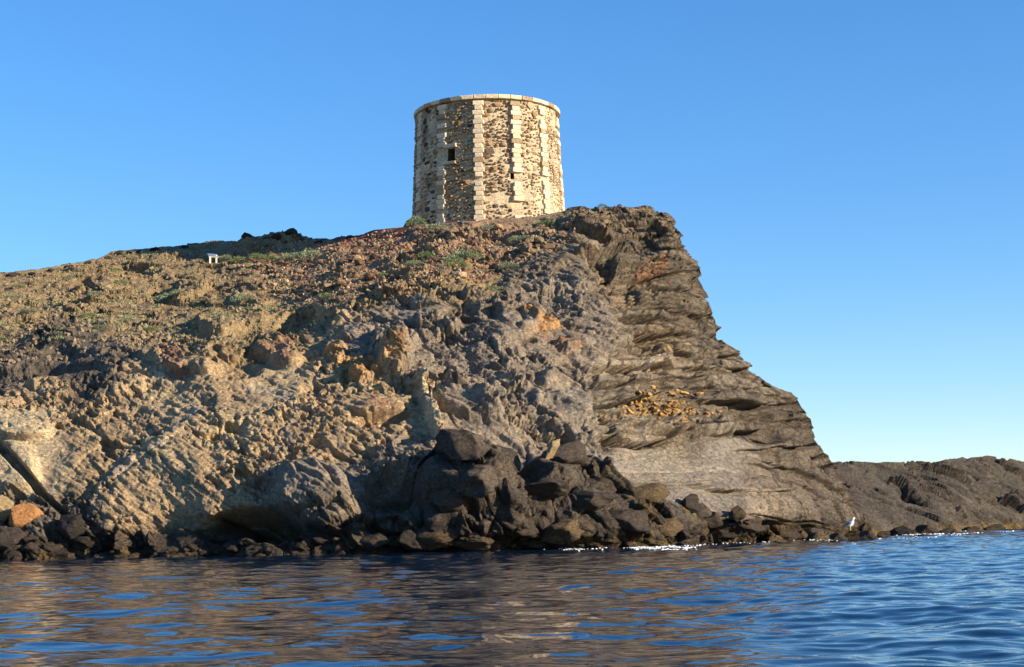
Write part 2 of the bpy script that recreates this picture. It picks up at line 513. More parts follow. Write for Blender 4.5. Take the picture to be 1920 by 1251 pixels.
sB = Bz + 0.035 * (Bx - 6) * np.where(Bx > 10, 1.6, -1.0) * 0 + 0.10 * np.abs(Bx - 8) + 0.05 * (By - 70) + 0.35 * perlin(B * 0.12, 71) + 0.08 * perlin(B * 0.9, 72)
along = Bx * 0.8 + By * 0.55 + 0.15 * perlin(B * 1.3, 73)
st1, kid, step1 = layers(sB, along, 5, 0.35, 0.9, 1.9, 0.34, 0.28)
st2, kid2, step2 = layers(sB * 1.02 + 0.05 * perlin(B * 1.5, 74), along, 6, 0.09, 0.2, 0.6, 0.10, 0.085)
st0, _, step0 = layers(sB + 0.2 * perlin(B * 0.3, 75), along, 8, 1.1, 2.2, 3.5, 0.45, 0.28)
rr_ = 1 - 0.8 * right[..., 0]
dS = st0 * (0.5 + 0.5 * rr_) + st1 * (0.45 + 0.55 * rr_) + st2 * rr_ + (0.95 * step1 + 0.4 * step2) * rr_
soft = 1 - 0.92 * wSlab
dS = dS * soft
dRn = (0.3 * big + 0.10 * mid + 0.05 * fB + 0.045 * fC + 0.03 * fD + 0.02 * fine) * (0.25 + 0.75 * soft) + 0.02 * ridge2 * wSlab
dN = dL * wL + dM * wM + dU * wU + dRn * wR
dN = dN * (1 - wH) + dH * wH
dHor = dS * wR * (1 - wH)
# pale smooth slab on the far left
wP = smooth(150, 95, QX) * smooth(760, 775, QY) * smooth(940, 900, QY)
dN = dN * (1 - 0.75 * wP) + 0.04 * mid * wP

# folds, hollows and single blocks seen in the cliff
def bumpat(px, py, rx, ry, amp, ang=0.0, hard=2.0):
    global dN
    c, s = math.cos(R(ang)), math.sin(R(ang))
    X = PXa + wx * 0.35 - px; Yq = PYa + wy * 0.35 - py
    a = (c * X + s * Yq) / rx; b2 = (-s * X + c * Yq) / ry
    r = np.sqrt(a * a + b2 * b2)
    dN = dN + amp * 0.8 * smooth(1.25, 1.25 - 1.2 / hard, r) * (isback < 0.01)

for st in [(590, 935, 75, 60, 1.1, 20, 2.0), (480, 982, 85, 30, -2.4, 0, 2.2), (735, 925, 48, 38, -1.5, 0, 2), (735, 992, 45, 16, -0.8, 0, 2),
           (870, 910, 85, 48, 1.4, 0, 2.2), (1050, 885, 75, 32, 0.9, 0, 2), (1030, 960, 210, 55, 0.9, 5, 2), (820, 995, 105, 30, 1.0, 0, 2.2),
           (960, 905, 45, 20, -1.0, 0, 2),
           (725, 762, 50, 14, 0.2, -8, 2), (720, 788, 50, 12, -0.7, -8, 3), (738, 680, 27, 26, 0.7, 10, 4), (690, 690, 28, 18, 0.5, 0, 3),
           (635, 660, 20, 18, 0.35, 0, 3),
           (518, 660, 45, 22, 0.6, 25, 3), (440, 690, 45, 16, -0.45, 0, 2), (330, 680, 70, 16, 0.5, 5, 3), (70, 700, 140, 16, -0.7, -4, 2), (60, 650, 110, 18, -0.5, 8, 2),
           (560, 600, 40, 16, -0.6, -20, 3), (430, 600, 70, 14, 0.5, 0, 3), (410, 628, 80, 12, -0.5, 0, 3),
           (350, 545, 40, 15, 0.6, -20, 3), (310, 548, 25, 16, -0.7, 0, 3), (255, 508, 40, 10, -0.5, 5, 3), (160, 535, 26, 7, -0.5, 12, 3), (470, 568, 35, 14, 0.5, 0, 3),
           (465, 446, 16, 8, 0.5, 0, 3), (545, 443, 22, 8, 0.6, 0, 3), (505, 444, 16, 7, 0.4, 0, 3),
           (40, 800, 60, 24, 0.5, 8, 4), (25, 880, 48, 42, 0.6, 40, 3),
           (900, 570, 32, 22, 0.6, 30, 3), (965, 600, 42, 20, 0.7, 25, 3), (930, 635, 55, 16, 0.5, 5, 3), (820, 610, 45, 22, 0.6, 0, 3), (740, 640, 40, 26, 0.7, 0, 3),
           (960, 690, 80, 30, 0.5, 20, 3), (860, 720, 30, 20, 0.5, 60, 3), (880, 770, 60, 22, 0.45, 15, 3), (950, 760, 60, 40, 0.5, 0, 3), (1050, 760, 50, 50, 0.4, 0, 3),
           (1020, 605, 26, 14, 0.4, 0, 3), (1065, 652, 26, 12, 0.4, 0, 3), (840, 700, 14, 12, -0.6, 0, 3), (990, 640, 16, 8, -0.5, 0, 3),
           (1130, 500, 30, 20, -0.9, 30, 3), (1160, 560, 30, 16, -0.5, 30, 3), (1420, 800, 60, 28, -1.1, 5, 2.5), (1210, 650, 40, 16, -0.5, 0, 3),
           (1400, 760, 90, 12, 0.4, 6, 3), (1250, 805, 110, 14, 0.7, 2, 4)]:
    bumpat(*st)
for a, b2, wdt, amp in [((786, 716), (822, 830), 9, 0.6), ((-20, 818), (78, 922), 8, -0.9), ((78, 922), (130, 975), 6, -0.5), ((150, 960), (245, 870), 7, 0.06), ((245, 870), (375, 775), 7, 0.06)]:
    d = seg_dist(PXa + wx * 0.2, PYa + wy * 0.2, a, b2)
    dN = dN + amp * smooth(wdt * 1.3, wdt * 0.6, d)
# the main ledges of the bedded cliff: a bed that stands out above, a shadowed joint below it
for pts_, dep, pro, band in [([(1070, 441), (1150, 447), (1265, 432)], 0.7, 0.35, 24), ([(1078, 480), (1160, 471), (1285, 466)], 0.6, 0.3, 18), ([(1150, 522), (1230, 512), (1310, 508)], 0.5, 0.25, 16),
                             ([(1150, 549), (1230, 549), (1308, 540)], 0.6, 0.3, 16), ([(1165, 596), (1250, 598), (1330, 590)], 0.55, 0.25, 18), ([(1180, 630), (1280, 632), (1340, 628)], 0.45, 0.2, 14),
                             ([(1200, 656), (1290, 669), (1390, 667)], 0.6, 0.3, 16), ([(1108, 692), (1230, 690), (1395, 692)], 0.55, 0.25, 14), ([(1090, 722), (1240, 712), (1330, 706)], 0.4, 0.2, 10),
                             ([(1095, 752), (1180, 745), (1250, 733)], 0.6, 0.4, 26), ([(1300, 722), (1400, 730), (1440, 722)], 0.4, 0.2, 10), ([(1320, 756), (1420, 762), (1495, 752)], 0.75, 0.4, 24),
                             ([(1115, 822), (1200, 834), (1262, 818), (1350, 816)], 0.6, 0.4, 26), ([(1360, 790), (1440, 786), (1515, 783)], 0.6, 0.3, 14), ([(1380, 845), (1450, 838), (1525, 830)], 0.7, 0.35, 18),
                             ([(1330, 915), (1400, 922), (1450, 925)], 0.3, 0.15, 8), ([(1180, 905), (1260, 908), (1310, 905)], 0.2, 0.1, 6)]:
    t_ = np.array(pts_, float)
    yl = np.interp(PXa, t_[:, 0], t_[:, 1]) + 3 * perlin(B * 0.4, 78) + 0.8 * fine
    ends = smooth(t_[0, 0] - 12, t_[0, 0] + 25, PXa + wx * 0.5) * smooth(t_[-1, 0] + 30, t_[-1, 0] - 5, PXa + wx * 0.5)
    vary = 0.35 + 0.9 * smooth(-0.35, 0.35, perlin(B * np.array([0.55, 0.3, 0.2]), 79))
    q = PYa - yl
    vary = vary * (1 - 0.65 * smooth(16, 3, PYa - top[None]) * smooth(1230, 1250, PXa)) * (0.75 + 0.5 * HR[(np.floor(along / 1.3).astype(int) * 37 + int(t_[0, 1])) & 4095])
    dHor = dHor + ends * (pro * vary * smooth(-band, -band * 0.8, q) * smooth(1.0, 0.0, q) - dep * vary * smooth(0.0, 1.2, q) * smooth(11, 4, q)) * (isback < 0.01) * (1 - wH)
fade = 1 - smooth(0.0, 0.25, isback)
crestv = smooth(26, 4, PYa - np.concatenate([top[None]] * 1, 0)) * smooth(1080, 1000, PXa)
dN = dN * (1 - 0.3 * crestv)
dN = dN * (0.35 + 0.65 * fade); dHor = dHor * (0.2 + 0.8 * fade)
# level ground where the tower stands
TWX = float(at(917, 420, 92.0)[0]); TWY = 92.0
near_t = smooth(9.5, 6.0, np.hypot(Bx - TWX, By - TWY))
dN = dN * (1 - 0.8 * near_t)
Pm = B + D * dN[..., None] + H * dHor[..., None]
# keep loose noise from standing up as needles over the crest line
def project(P):
    d = (P - CAM) @ CMn
    return CX + F * d[..., 0] / -d[..., 2], CY - F * d[..., 1] / -d[..., 2]
def trim(P, tab, slack):
    qx, qy = project(P)
    lim = interp(tab, qx) - slack
    over = np.clip(lim - qy, 0, None)
    P[..., 2] -= over / F * P[..., 1]
    return P
sel_ = (PXa < 1236)
Pt = trim(Pm.copy(), SKYLINE, 2 + 7 * smooth(-0.2, 0.5, perlin(B * 0.9, 77)))
Pm = np.where(sel_[..., None], Pt, Pm)
qx, qy = project(Pm)
rt_ = np.array([q for q in SKYLINE if q[0] >= 1222], float)
xl = np.interp(qy, rt_[:, 1], rt_[:, 0]) - 2 + 16 * HR[kid * 19 & 4095] + 4 * HR[kid2 * 23 & 4095]      # bed by bed, so the edge stays blocky
Pm[..., 0] -= np.clip(qx - xl, 0, None) * 0.9 / F * Pm[..., 1] * (PXa > 1200) * (PXa < 1570)
Nf = normals(Pm)

# --- the rock's own colours: control points in the picture -> stone kinds
PAL = dict(ochre=(0.43, 0.30, 0.17), tan=(0.50, 0.365, 0.21), grey=(0.275, 0.22, 0.165), dgrey=(0.145, 0.115, 0.086), bed=(0.20, 0.16, 0.117),
           slab=(0.265, 0.222, 0.172), olive=(0.315, 0.225, 0.12), scree=(0.34, 0.22, 0.135), red=(0.30, 0.10, 0.06), orange=(0.52, 0.285, 0.115),
           pale=(0.58, 0.44, 0.265), vein=(0.45, 0.37, 0.28), wet=(0.045, 0.034, 0.026), algae=(0.13, 0.088, 0.033), rust=(0.34, 0.19, 0.11),
           bedbr=(0.245, 0.185, 0.122))
CP = [(-300, 900, 'ochre'), (60, 740, 'ochre'), (150, 820, 'ochre'), (200, 900, 'ochre'), (100, 980, 'dgrey'), (250, 770, 'ochre'), (300, 850, 'tan'), (330, 950, 'ochre'),
      (420, 900, 'ochre'), (450, 800, 'tan'), (520, 730, 'tan'), (560, 830, 'ochre'), (430, 740, 'ochre'), (300, 740, 'tan'), (600, 760, 'ochre'), (680, 830, 'ochre'), (650, 790, 'ochre'),
      (640, 900, 'grey'), (580, 930, 'grey'), (700, 870, 'grey'), (740, 850, 'grey'), (640, 960, 'bed'), (760, 800, 'ochre'), (700, 740, 'ochre'),
      (60, 670, 'dgrey'), (140, 690, 'dgrey'), (0, 700, 'dgrey'), (-200, 690, 'dgrey'), (100, 630, 'dgrey'), (200, 650, 'bed'), (250, 610, 'olive'),
      (330, 680, 'rust'), (515, 660, 'rust'), (400, 690, 'ochre'), (450, 640, 'olive'), (560, 620, 'olive'), (620, 580, 'ochre'), (600, 680, 'ochre'),
      (735, 680, 'orange'), (690, 692, 'orange'), (632, 662, 'orange'), (715, 757, 'rust'), (800, 740, 'tan'), (812, 800, 'pale'), (1015, 600, 'orange'), (1060, 655, 'rust'),
      (30, 590, 'olive'), (100, 550, 'olive'), (200, 520, 'olive'), (300, 580, 'olive'), (380, 620, 'olive'), (60, 520, 'olive'), (300, 480, 'olive'), (400, 480, 'olive'), (500, 460, 'olive'),
      (400, 530, 'olive'), (500, 540, 'olive'), (480, 510, 'scree'), (-250, 600, 'olive'), (600, 520, 'scree'), (680, 480, 'scree'), (640, 540, 'olive'), (700, 560, 'olive'),
      (700, 440, 'red'), (740, 432, 'red'), (672, 452, 'red'), (760, 460, 'scree'), (800, 440, 'scree'), (860, 440, 'scree'), (900, 470, 'scree'), (950, 430, 'scree'), (820, 520, 'olive'), (880, 530, 'olive'), (760, 540, 'olive'),
      (960, 480, 'bedbr'), (1000, 440, 'bedbr'), (1040, 480, 'bedbr'), (1000, 540, 'grey'), (930, 550, 'bed'),
      (700, 620, 'grey'), (760, 600, 'grey'), (840, 640, 'grey'), (900, 600, 'bed'), (960, 650, 'grey'), (800, 680, 'grey'), (880, 720, 'grey'), (960, 740, 'grey'), (1040, 700, 'grey'),
      (860, 800, 'grey'), (940, 820, 'grey'), (1020, 800, 'grey'), (1080, 780, 'slab'), (1060, 560, 'grey'), (1090, 600, 'grey'), (1120, 860, 'slab'), (1110, 660, 'grey'), (1150, 620, 'grey'),
      (1120, 420, 'bedbr'), (1200, 420, 'bedbr'), (1180, 480, 'bed'), (1260, 480, 'bed'), (1230, 560, 'bed'), (1290, 580, 'bed'), (1150, 540, 'bedbr'), (1240, 500, 'rust'), (1240, 640, 'bedbr'), (1300, 650, 'bed'),
      (1340, 690, 'bed'), (1200, 690, 'grey'), (1150, 740, 'slab'), (1200, 770, 'slab'), (1250, 770, 'bedbr'), (1300, 820, 'bed'), (1420, 740, 'bed'), (1450, 780, 'dgrey'), (1460, 830, 'dgrey'), (1180, 820, 'grey'),
      (1220, 870, 'slab'), (1300, 880, 'slab'), (1380, 900, 'slab'), (1300, 930, 'slab'), (1420, 950, 'grey'), (1350, 850, 'slab'), (1470, 930, 'bed'), (1500, 890, 'dgrey'), (1540, 930, 'dgrey'), (1450, 880, 'bed'),
      (1580, 960, 'dgrey')]
nx = PXa + wx * 0.9 + 14 * mid + 8 * fine; ny = PYa + wy * 0.9 + 12 * perlin(B * 0.7, 81) + 6 * fine
W = np.zeros(PXa.shape); Ccol = np.zeros(PXa.shape + (3,))
for (x, y, k) in CP:
    d2 = ((nx - x) ** 2 + 1.5 * (ny - y) ** 2) + 60.0
    if k in ('orange', 'rust', 'red', 'pale') : d2 = d2 * (2.2 if k == 'red' else 3.4)
    w = 1.0 / d2 ** 3
    W += w; Ccol += w[..., None] * np.array(PAL[k])
Ccol /= W[..., None]
def paint(mask, k, f=1.0):
    global Ccol
    mm = (np.clip(mask, 0, 1) * f)[..., None]
    Ccol = Ccol * (1 - mm) + np.array(PAL[k]) * mm
paint(wP, 'pale')
for a, b2, wd in [((150, 960), (245, 870), 6), ((245, 870), (375, 770), 7), ((540, 735), (535, 850), 6), ((470, 720), (545, 740), 8)]:
    paint(smooth(wd * 1.6, wd * 0.4, seg_dist(PXa + wx * 0.6 + 10 * fine + 10 * mid, PYa + wy * 0.6 + 6 * fC, a, b2)), 'vein', 0.6)
paint(smooth(12, 6, seg_dist(PXa, PYa + 4 * fine, (788, 722), (818, 825))), 'pale')
paint(wH * smooth(760, 800, QX + 0 * QY), 'wet', 0.8)
paint(wH * smooth(800, 760, QX), 'wet', 0.65)
paint(smooth(1.3, 0.2, Pm[..., 2] + 0.5 * mid), 'wet', 0.85)
paint(smooth(0.75, 0.25, Pm[..., 2] + 0.3 * mid) * smooth(-0.2, 0.5, fine + mid), 'algae', 0.9)
paint(wH * smooth(1000, 1200, QX) * smooth(0.0, 0.5, mid + 0.4 * fine), 'algae', 0.7)
# bed to bed differences of tone
Ccol = Ccol * (1 + (0.16 * ridge2 * (wM + 0.5 * wL))[..., None])
Ccol = Ccol * (1 + (0.30 * (HR[kid * 3 & 4095] - 0.5) * wR)[..., None])
Ccol = Ccol * (1 + (0.34 * (HR[kid2 * 5 & 4095] - 0.5) * wR * (1 - 0.6 * wSlab))[..., None])
wet = smooth(0.9, 0.1, Pm[..., 2] + 0.3 * mid)

me = mesh('cliff', Pm.reshape(-1, 3), grid_faces(NR + NB, NC))
add_color(me, 'rock', np.concatenate([np.clip(Ccol, 0.01, 0.9), np.ones(PXa.shape + (1,))], -1).reshape(-1, 4))
add_color(me, 'wet', np.repeat(wet[..., None], 4, -1).reshape(-1, 4))
cliff = link('cliff', me, M['cliff'])
tag(cliff, 'rocky headland of ochre and grey layered rock carrying the round tower', None, None, 'structure')

def surf(px, py):
    j = int(np.argmin(np.abs(cpx - px)))
    i = int(np.argmin(np.abs(PY[:, j] - py)))
    return Pm[i, j], Nf[i, j]

# ---- low spit on the right
SP_SKY = [(1440, 905), (1500, 885), (1552, 870), (1600, 868), (1640, 871), (1680, 869), (1715, 866), (1735, 869), (1770, 863), (1800, 861), (1850, 858), (1885, 863), (1920, 865), (2050, 872), (2200, 890), (2400, 935)]
SP_WAT = [(1440, 1016), (1550, 1012), (1620, 1007), (1700, 1001), (1760, 999), (1850, 993), (1920, 990), (2100, 985), (2400, 978)]
NC2, NR2, NB2 = 620, 170, 20
sx = np.linspace(1440, 2400, NC2) if False else np.concatenate([np.linspace(1440, 1940, 520), np.linspace(1944, 2400, 100)])
st_ = interp(SP_SKY, sx); sb_ = interp(SP_WAT, sx)
v2 = np.linspace(-0.25, 1, NR2)[:, None]
SPX = np.repeat(sx[None], NR2, 0); SPY = sb_[None] * (1 - v2) + st_[None] * v2
y0 = np.minimum(water_depth(sx, sb_), 92)
y1 = interp([(1440, 74), (1552, 80), (1700, 88), (1920, 99), (2400, 118)], sx)
vv = np.clip(v2, 0, 1)
SY = y0[None] * (1 - vv ** 1.25) + y1[None] * vv ** 1.25 + np.minimum(v2, 0) * 4
S0 = at(SPX, SPY, SY)
# the waterline rows sit at sea level whatever the photograph's rounding
bk = np.repeat(S0[-1][None], NB2, 0).copy()
k2 = np.linspace(0, 1, NB2 + 1)[1:, None]
bk[..., 1] += 16 * k2; bk[..., 2] -= 0.5 * k2 + 8 * np.clip(k2 - 0.3, 0, 1)
S = np.concatenate([S0, bk], 0)
sN = normals(S); sN[-NB2:] = np.array([0, -0.2, 0.98])
sn = sN / np.linalg.norm(sN, axis=-1)[..., None]
wrp = np.stack([perlin(S * 0.6, 151), perlin(S * 0.6, 152), perlin(S * 0.6, 153)], -1)
fo = np.stack([S[..., 0] * 0.9 - S[..., 1] * 0.25, S[..., 0] * 0.30 + S[..., 2] * 1.0 + S[..., 1] * 0.28, S[..., 1] * 0.7], -1)
sm = fbm(S * 0.5, 4, 160); sf = fbm(S * 2.0, 3, 170)
sr = 1 - np.abs(perlin(np.stack([fo[..., 0] * 0.35, fo[..., 1] * 4.0, fo[..., 2] * 0.4], -1) + wrp * 0.5, 163)) * 2
gf = facets(fo * np.array([0.30, 0.9, 0.35]) + wrp * 0.15, 15); hf = facets(fo * np.array([0.9, 2.6, 0.9]) + wrp * 0.15, 16); kf = facets(fo * np.array([2.4, 6, 2.4]), 17)
sbr = 0.3 + smooth(-0.3, 0.3, fbm(S * 0.3, 2, 180))
sd = 0.08 * sm + 0.46 * gf + sbr * (0.16 * hf + 0.05 * kf) + 0.05 * sr + 0.02 * sf
sd[-NB2:] *= 0.4
Sm = S + sn * sd[..., None]
Sm = trim(Sm, SP_SKY, 2 + 2 * smooth(-0.2, 0.5, perlin(S * 0.7, 181)))
sc = np.array((0.092, 0.076, 0.060)) * (1 + 0.35 * sm[..., None]) * np.ones(S.shape)
wq = smooth(0.45, 0.15, Sm[..., 2] + 0.12 * sm)[..., None]
sc = sc * (1 - wq) + np.array((0.15, 0.10, 0.042)) * wq
wj = (smooth(1640, 1560, SPX.mean(0))[None, :] * np.ones(S.shape[:2]))[..., None] * 0.5
sc = sc * (1 - wj) + np.array((0.09, 0.065, 0.05)) * wj
me = mesh('rock_spit', Sm.reshape(-1, 3), grid_faces(NR2 + NB2, NC2))
add_color(me, 'rock', np.concatenate([np.clip(sc, 0.01, 0.9), np.ones(S.shape[:2] + (1,))], -1).reshape(-1, 4))
add_color(me, 'wet', np.repeat(smooth(0.35, 0.05, Sm[..., 2])[..., None], 4, -1).reshape(-1, 4))
spit = link('rock_spit', me, M['cliff'])
tag(spit, 'low dark spit of tilted rock layers running out beside the headland', None, None, 'structure')

# ---- sea
ys = [-60.0, -20.0, -5.0, 2.0]
y = 5.0
while y < 100: ys.append(y); y *= 1.0027
while y < 30000: ys.append(y); y *= 1.3
hs.inputs['Hue'].default_value = 0.508
hs.inputs['Value'].default_value = 1.03
ys = np.array(ys)
tt = np.concatenate([np.linspace(-6, -0.46, 14)[:-1], np.linspace(-0.46, 0.46, 400), np.linspace(0.46, 6, 14)[1:]])
WX = tt[None, :] * (np.maximum(np.abs(ys), 12)[:, None] + 3)
WY = np.repeat(ys[:, None], len(tt), 1)
Pw = np.stack([WX, WY, np.zeros_like(WX)], -1)
amp = smooth(120, 60, WY) * smooth(1.0, 6.0, WY) * smooth(0.6, 0.44, np.abs(tt))[None, :]
breeze = smooth(-0.02, 0.22, WX / np.maximum(WY, 1) + 0.12 * perlin(Pw * 0.08, 201))
Q = Pw * np.array([1.15, 1.6, 1.0])
h = 0.050 * perlin(Q * 0.42, 202) + 0.036 * perlin(Q * 1.05, 203) + (0.010 + 0.010 * breeze) * perlin(Q * 2.3, 204) + (0.002 + 0.005 * breeze) * perlin(Q * 5.0, 205)
h = h + 0.05 * breeze * perlin(Pw * np.array([0.18, 0.4, 1]), 206)
Pw[..., 2] = h * amp
me = mesh('sea', Pw.reshape(-1, 3), grid_faces(len(ys), len(tt)))
sea = link('sea', me, M['water'])
tag(sea, 'rippled blue sea mirroring the cliff and tower', None, None, 'structure')

# ------------------------------------------------------------------ stone shapes
def ico(sub):
    bm = bmesh.new()
    bmesh.ops.create_icosphere(bm, subdivisions=sub, radius=1.0)
    V = np.array([v.co[:] for v in bm.verts]); Fc = np.array([[v.index for v in f.verts] for f in bm.faces])
    bm.free()
    return V, Fc
ICO = {k: ico(k) for k in (1, 2, 3, 4)}

def stone_mesh(name, sub, seed, cuts=10, rough=0.08, smooth_=False, box=0.0, dcut=(0.5, 0.85), chip=0.0):
    r = np.random.default_rng(seed)
    V, Fc = ICO[sub]
    V = V.copy()
    if box:
        V = np.sign(V) * np.abs(V) ** box
    for _ in range(cuts):
        n = r.normal(size=3); n /= np.linalg.norm(n)
        d = r.uniform(*dcut)
        e = V @ n - d
        V = V - np.where(e > 0, e, 0)[:, None] * n * 0.98
    V = V * (1 + rough * fbm(V * 1.7, 3, seed % 50))[:, None]
    if chip: V = V * (1 + chip * facets(V * np.array([1.6, 1.6, 2.6]), seed % 40, 0.35))[:, None]
    V /= np.abs(V).max(0)
    return mesh(name, V, Fc, smooth_)

BOULD = [stone_mesh('boulder', 4, 300 + k, 30, 0.07, True, 0.85, (0.5, 0.86), 0.13) for k in range(9)]
SMALLB = [stone_mesh('shore_stone', 3, 330 + k, 16, 0.08, False, 0.8, (0.40, 0.78), 0.16) for k in range(6)]
PEB = [stone_mesh('stone', 2, 360 + k, 9, 0.08, False) for k in range(8)]

def put_stone(name, lib, mat, P, n, size, rot=None, sink=0.3):
    key = lib[rnd.randrange(len(lib))]
    mk = (key.name, mat)
    if mk not in MC:
        d = key.copy(); d.materials.clear(); d.materials.append(M[mat]); MC[mk] = d
    o = bpy.data.objects.new(name, MC[mk]); C.objects.link(o)
    o.scale = (size[0] / 2, size[1] / 2, size[2] / 2)
    o.rotation_euler = rot if rot else (rnd.uniform(-.3, .3), rnd.uniform(-.3, .3), rnd.uniform(-3.1, 3.1))
    P = np.asarray(P, float) + np.asarray(n) * (size[2] / 2 * (1 - sink))
    o.location = P
    return o
MC = {}

def ppm(Y): return F / Y       # photograph pixels per metre at depth Y

# ------------------------------------------------------------------ the tower
Rb, Rt = 4.78, 4.33
zt = float(at(921, 177, TWY - Rt)[2])
zb = float(at(917, 430, TWY - Rb)[2]) - 1.2
HT = zt - zb
tower = empty('watchtower', (TWX, TWY, zb))
tag(tower, 'round stone watchtower of pale blocks and rough rubble standing on the headland', 'tower')

def tr(h):                      # radius at height h
    f = np.clip(h / HT, 0, 1)
    return Rb + (Rt - Rb) * f ** 0.8 + 0.16 * np.clip(1 - h / 2.0, 0, 1) ** 2

def tpos(th, h, r):             # theta 0 faces the camera, positive to the right
    return Vector((math.sin(th) * r, -math.cos(th) * r, h))

def px_to_wall(px, py):
    th = 0.0
    for _ in range(25):
        p = at(px, py, TWY - math.cos(th) * 4.55)
        r = float(tr(p[2] - zb))
        s = (p[0] - TWX) / r
        th = math.asin(max(-0.99, min(0.99, s)))
    return th, float(p[2] - zb)

NT, NH = 380, 100

def recess(th, h):
    """how far the facing has worn back between the block columns"""
    d = np.degrees(th)
    return 0.05 + 0.10 * smooth(-46, -30, d) * smooth(32, 16, d) + 0.03 * smooth(-100, -60, d)
dth = 2 * math.pi / NT; dh = (HT - 0.24) / NH
wins = []
for (px, py, w, hh) in ((843, 290, 0.52, 0.78), (962, 329, 0.2, 0.34)):
    th, h_ = px_to_wall(px, py)
    i0 = round((th + math.pi) / dth); j0 = round(h_ / dh)
    nw = max(2, round(w / (4.5 * dth))); nh = max(2, round(hh / dh))
    wins.append((i0 - nw // 2, i0 - nw // 2 + nw, j0 - nh // 2, j0 - nh // 2 + nh))
TH = np.linspace(-math.pi, math.pi, NT + 1)[:-1]
HH = np.linspace(0, HT - 0.24, NH + 1)
tg, hg = np.meshgrid(TH, HH)
rg = tr(hg)
base = np.stack([np.sin(tg) * rg, -np.cos(tg) * rg, hg], -1)
rg = rg - recess(tg, hg)
rg = rg + 0.035 * fbm(base * 1.1, 4, 400) - 0.05 * smooth(0.1, 0.5, perlin(base * 0.7, 410))
VW = np.stack([np.sin(tg) * rg, -np.cos(tg) * rg, hg], -1)
Fw = []
for j in range(NH):
    for i in range(NT):
        if any(a <= i < b_ and c <= j < d_ for a, b_, c, d_ in wins): continue
        i2 = (i + 1) % NT
        Fw.append((j * NT + i, j * NT + i2, (j + 1) * NT + i2, (j + 1) * NT + i))
VL = [tuple(v_) for v_ in VW.reshape(-1, 3)]
# parapet top, inner face and roof terrace
o0 = len(VL)
for rr, zz in ((Rt - 0.75, HT - 0.24), (Rt - 0.75, HT - 1.3)):
    for t_ in TH: VL.append((math.sin(t_) * rr, -math.cos(t_) * rr, zz))
for i in range(NT):
    i2 = (i + 1) % NT
    Fw.append((NH * NT + i, NH * NT + i2, o0 + i2, o0 + i))
    Fw.append((o0 + i, o0 + i2, o0 + NT + i2, o0 + NT + i))
Fw.append(tuple(o0 + NT + i for i in range(NT)))
me = mesh('wall', VL, Fw)
wall = link('wall', me, M['plaster'], tower)
for (a, b_, c, d_) in wins:
    # recess behind the opening
    V, Fc = [], []
    ring = [(i, c) for i in range(a, b_ + 1)] + [(b_, j) for j in range(c + 1, d_ + 1)] + [(i, d_) for i in range(b_ - 1, a - 1, -1)] + [(a, j) for j in range(d_ - 1, c, -1)]
    for (i, j) in ring: V.append(tuple(VW[j, i % NT]))
    for (i, j) in ring:
        p = Vector(VW[j, i % NT]); q = Vector((p.x, p.y, 0)).normalized()
        V.append(tuple(p - q * 1.3))
    n = len(ring)
    for k in range(n): Fc.append((k, (k + 1) % n, n + (k + 1) % n, n + k))
    Fc.append(tuple(range(n, 2 * n)))
    link('window', mesh('window', V, Fc, False), M['rubble_dark'], tower)

def bev_box(name, bev=0.09):
    bm = bmesh.new()
    bmesh.ops.create_cube(bm, size=2.0)
    bmesh.ops.bevel(bm, geom=bm.edges[:], offset=bev, segments=1, affect='EDGES')
    for v_ in bm.verts:
        v_.co += Vector((rnd.uniform(-.04, .04), rnd.uniform(-.04, .04), rnd.uniform(-.04, .04)))
    me = bpy.data.meshes.new(name); bm.to_mesh(me); bm.free()
    return me
ABOX = [bev_box('ashlar_block') for _ in range(5)]
for q in ABOX: q.materials.append(M['ashlar'])
ABOXB = []
for q in ABOX[:3]:
    d = q.copy(); d.materials.clear(); d.materials.append(M['rubble_pale']); ABOXB.append(d)

def wall_piece(name, me, th, h, w, hh, depth, out, tilt=0.0):
    o = bpy.data.objects.new(name, me); C.objects.link(o); o.parent = tower
    r = float(tr(h)) + out - depth / 2
    o.location = tpos(th, h, r)
    o.rotation_euler = Euler((-0.05, tilt, th), 'XYZ')
    o.scale = (w / 2, depth / 2, hh / 2)
    return o

COLS = [-66, -36.5, -6, 23, 49, 76, 103, -96]
course = 0.285
blocked = []
for cdeg in COLS:
    k = 0; h = 0.5
    while h < HT - 0.35:
        w = 0.64 if k % 2 else 0.43
        thc = R(cdeg)
        inwin = any((a - 2) * dth - math.pi < thc + 0.07 and (b_ + 2) * dth - math.pi > thc - 0.07 and c * dh - 0.1 < h < d_ * dh + 0.1 for a, b_, c, d_ in wins)
        if rnd.random() > 0.07 and not inwin:
            lib = ABOXB if rnd.random() < 0.14 else ABOX
            wall_piece('ashlar_block', lib[rnd.randrange(len(lib))], thc + rnd.uniform(-.004, .004), h, w, course - 0.012, 0.5, 0.05 + rnd.uniform(-.012, .02))
        h += course; k += 1
    blocked.append(R(cdeg))
# lintel and jambs of the larger window
a, b_, c, d_ = wins[0]
tc_ = (a + b_) / 2 * dth - math.pi
wall_piece('lintel', ABOX[0], tc_, d_ * dh + 0.13, 0.85, 0.22, 0.3, 0.06)
wall_piece('window_sill', ABOX[1], tc_, c * dh - 0.08, 0.8, 0.15, 0.3, 0.07)
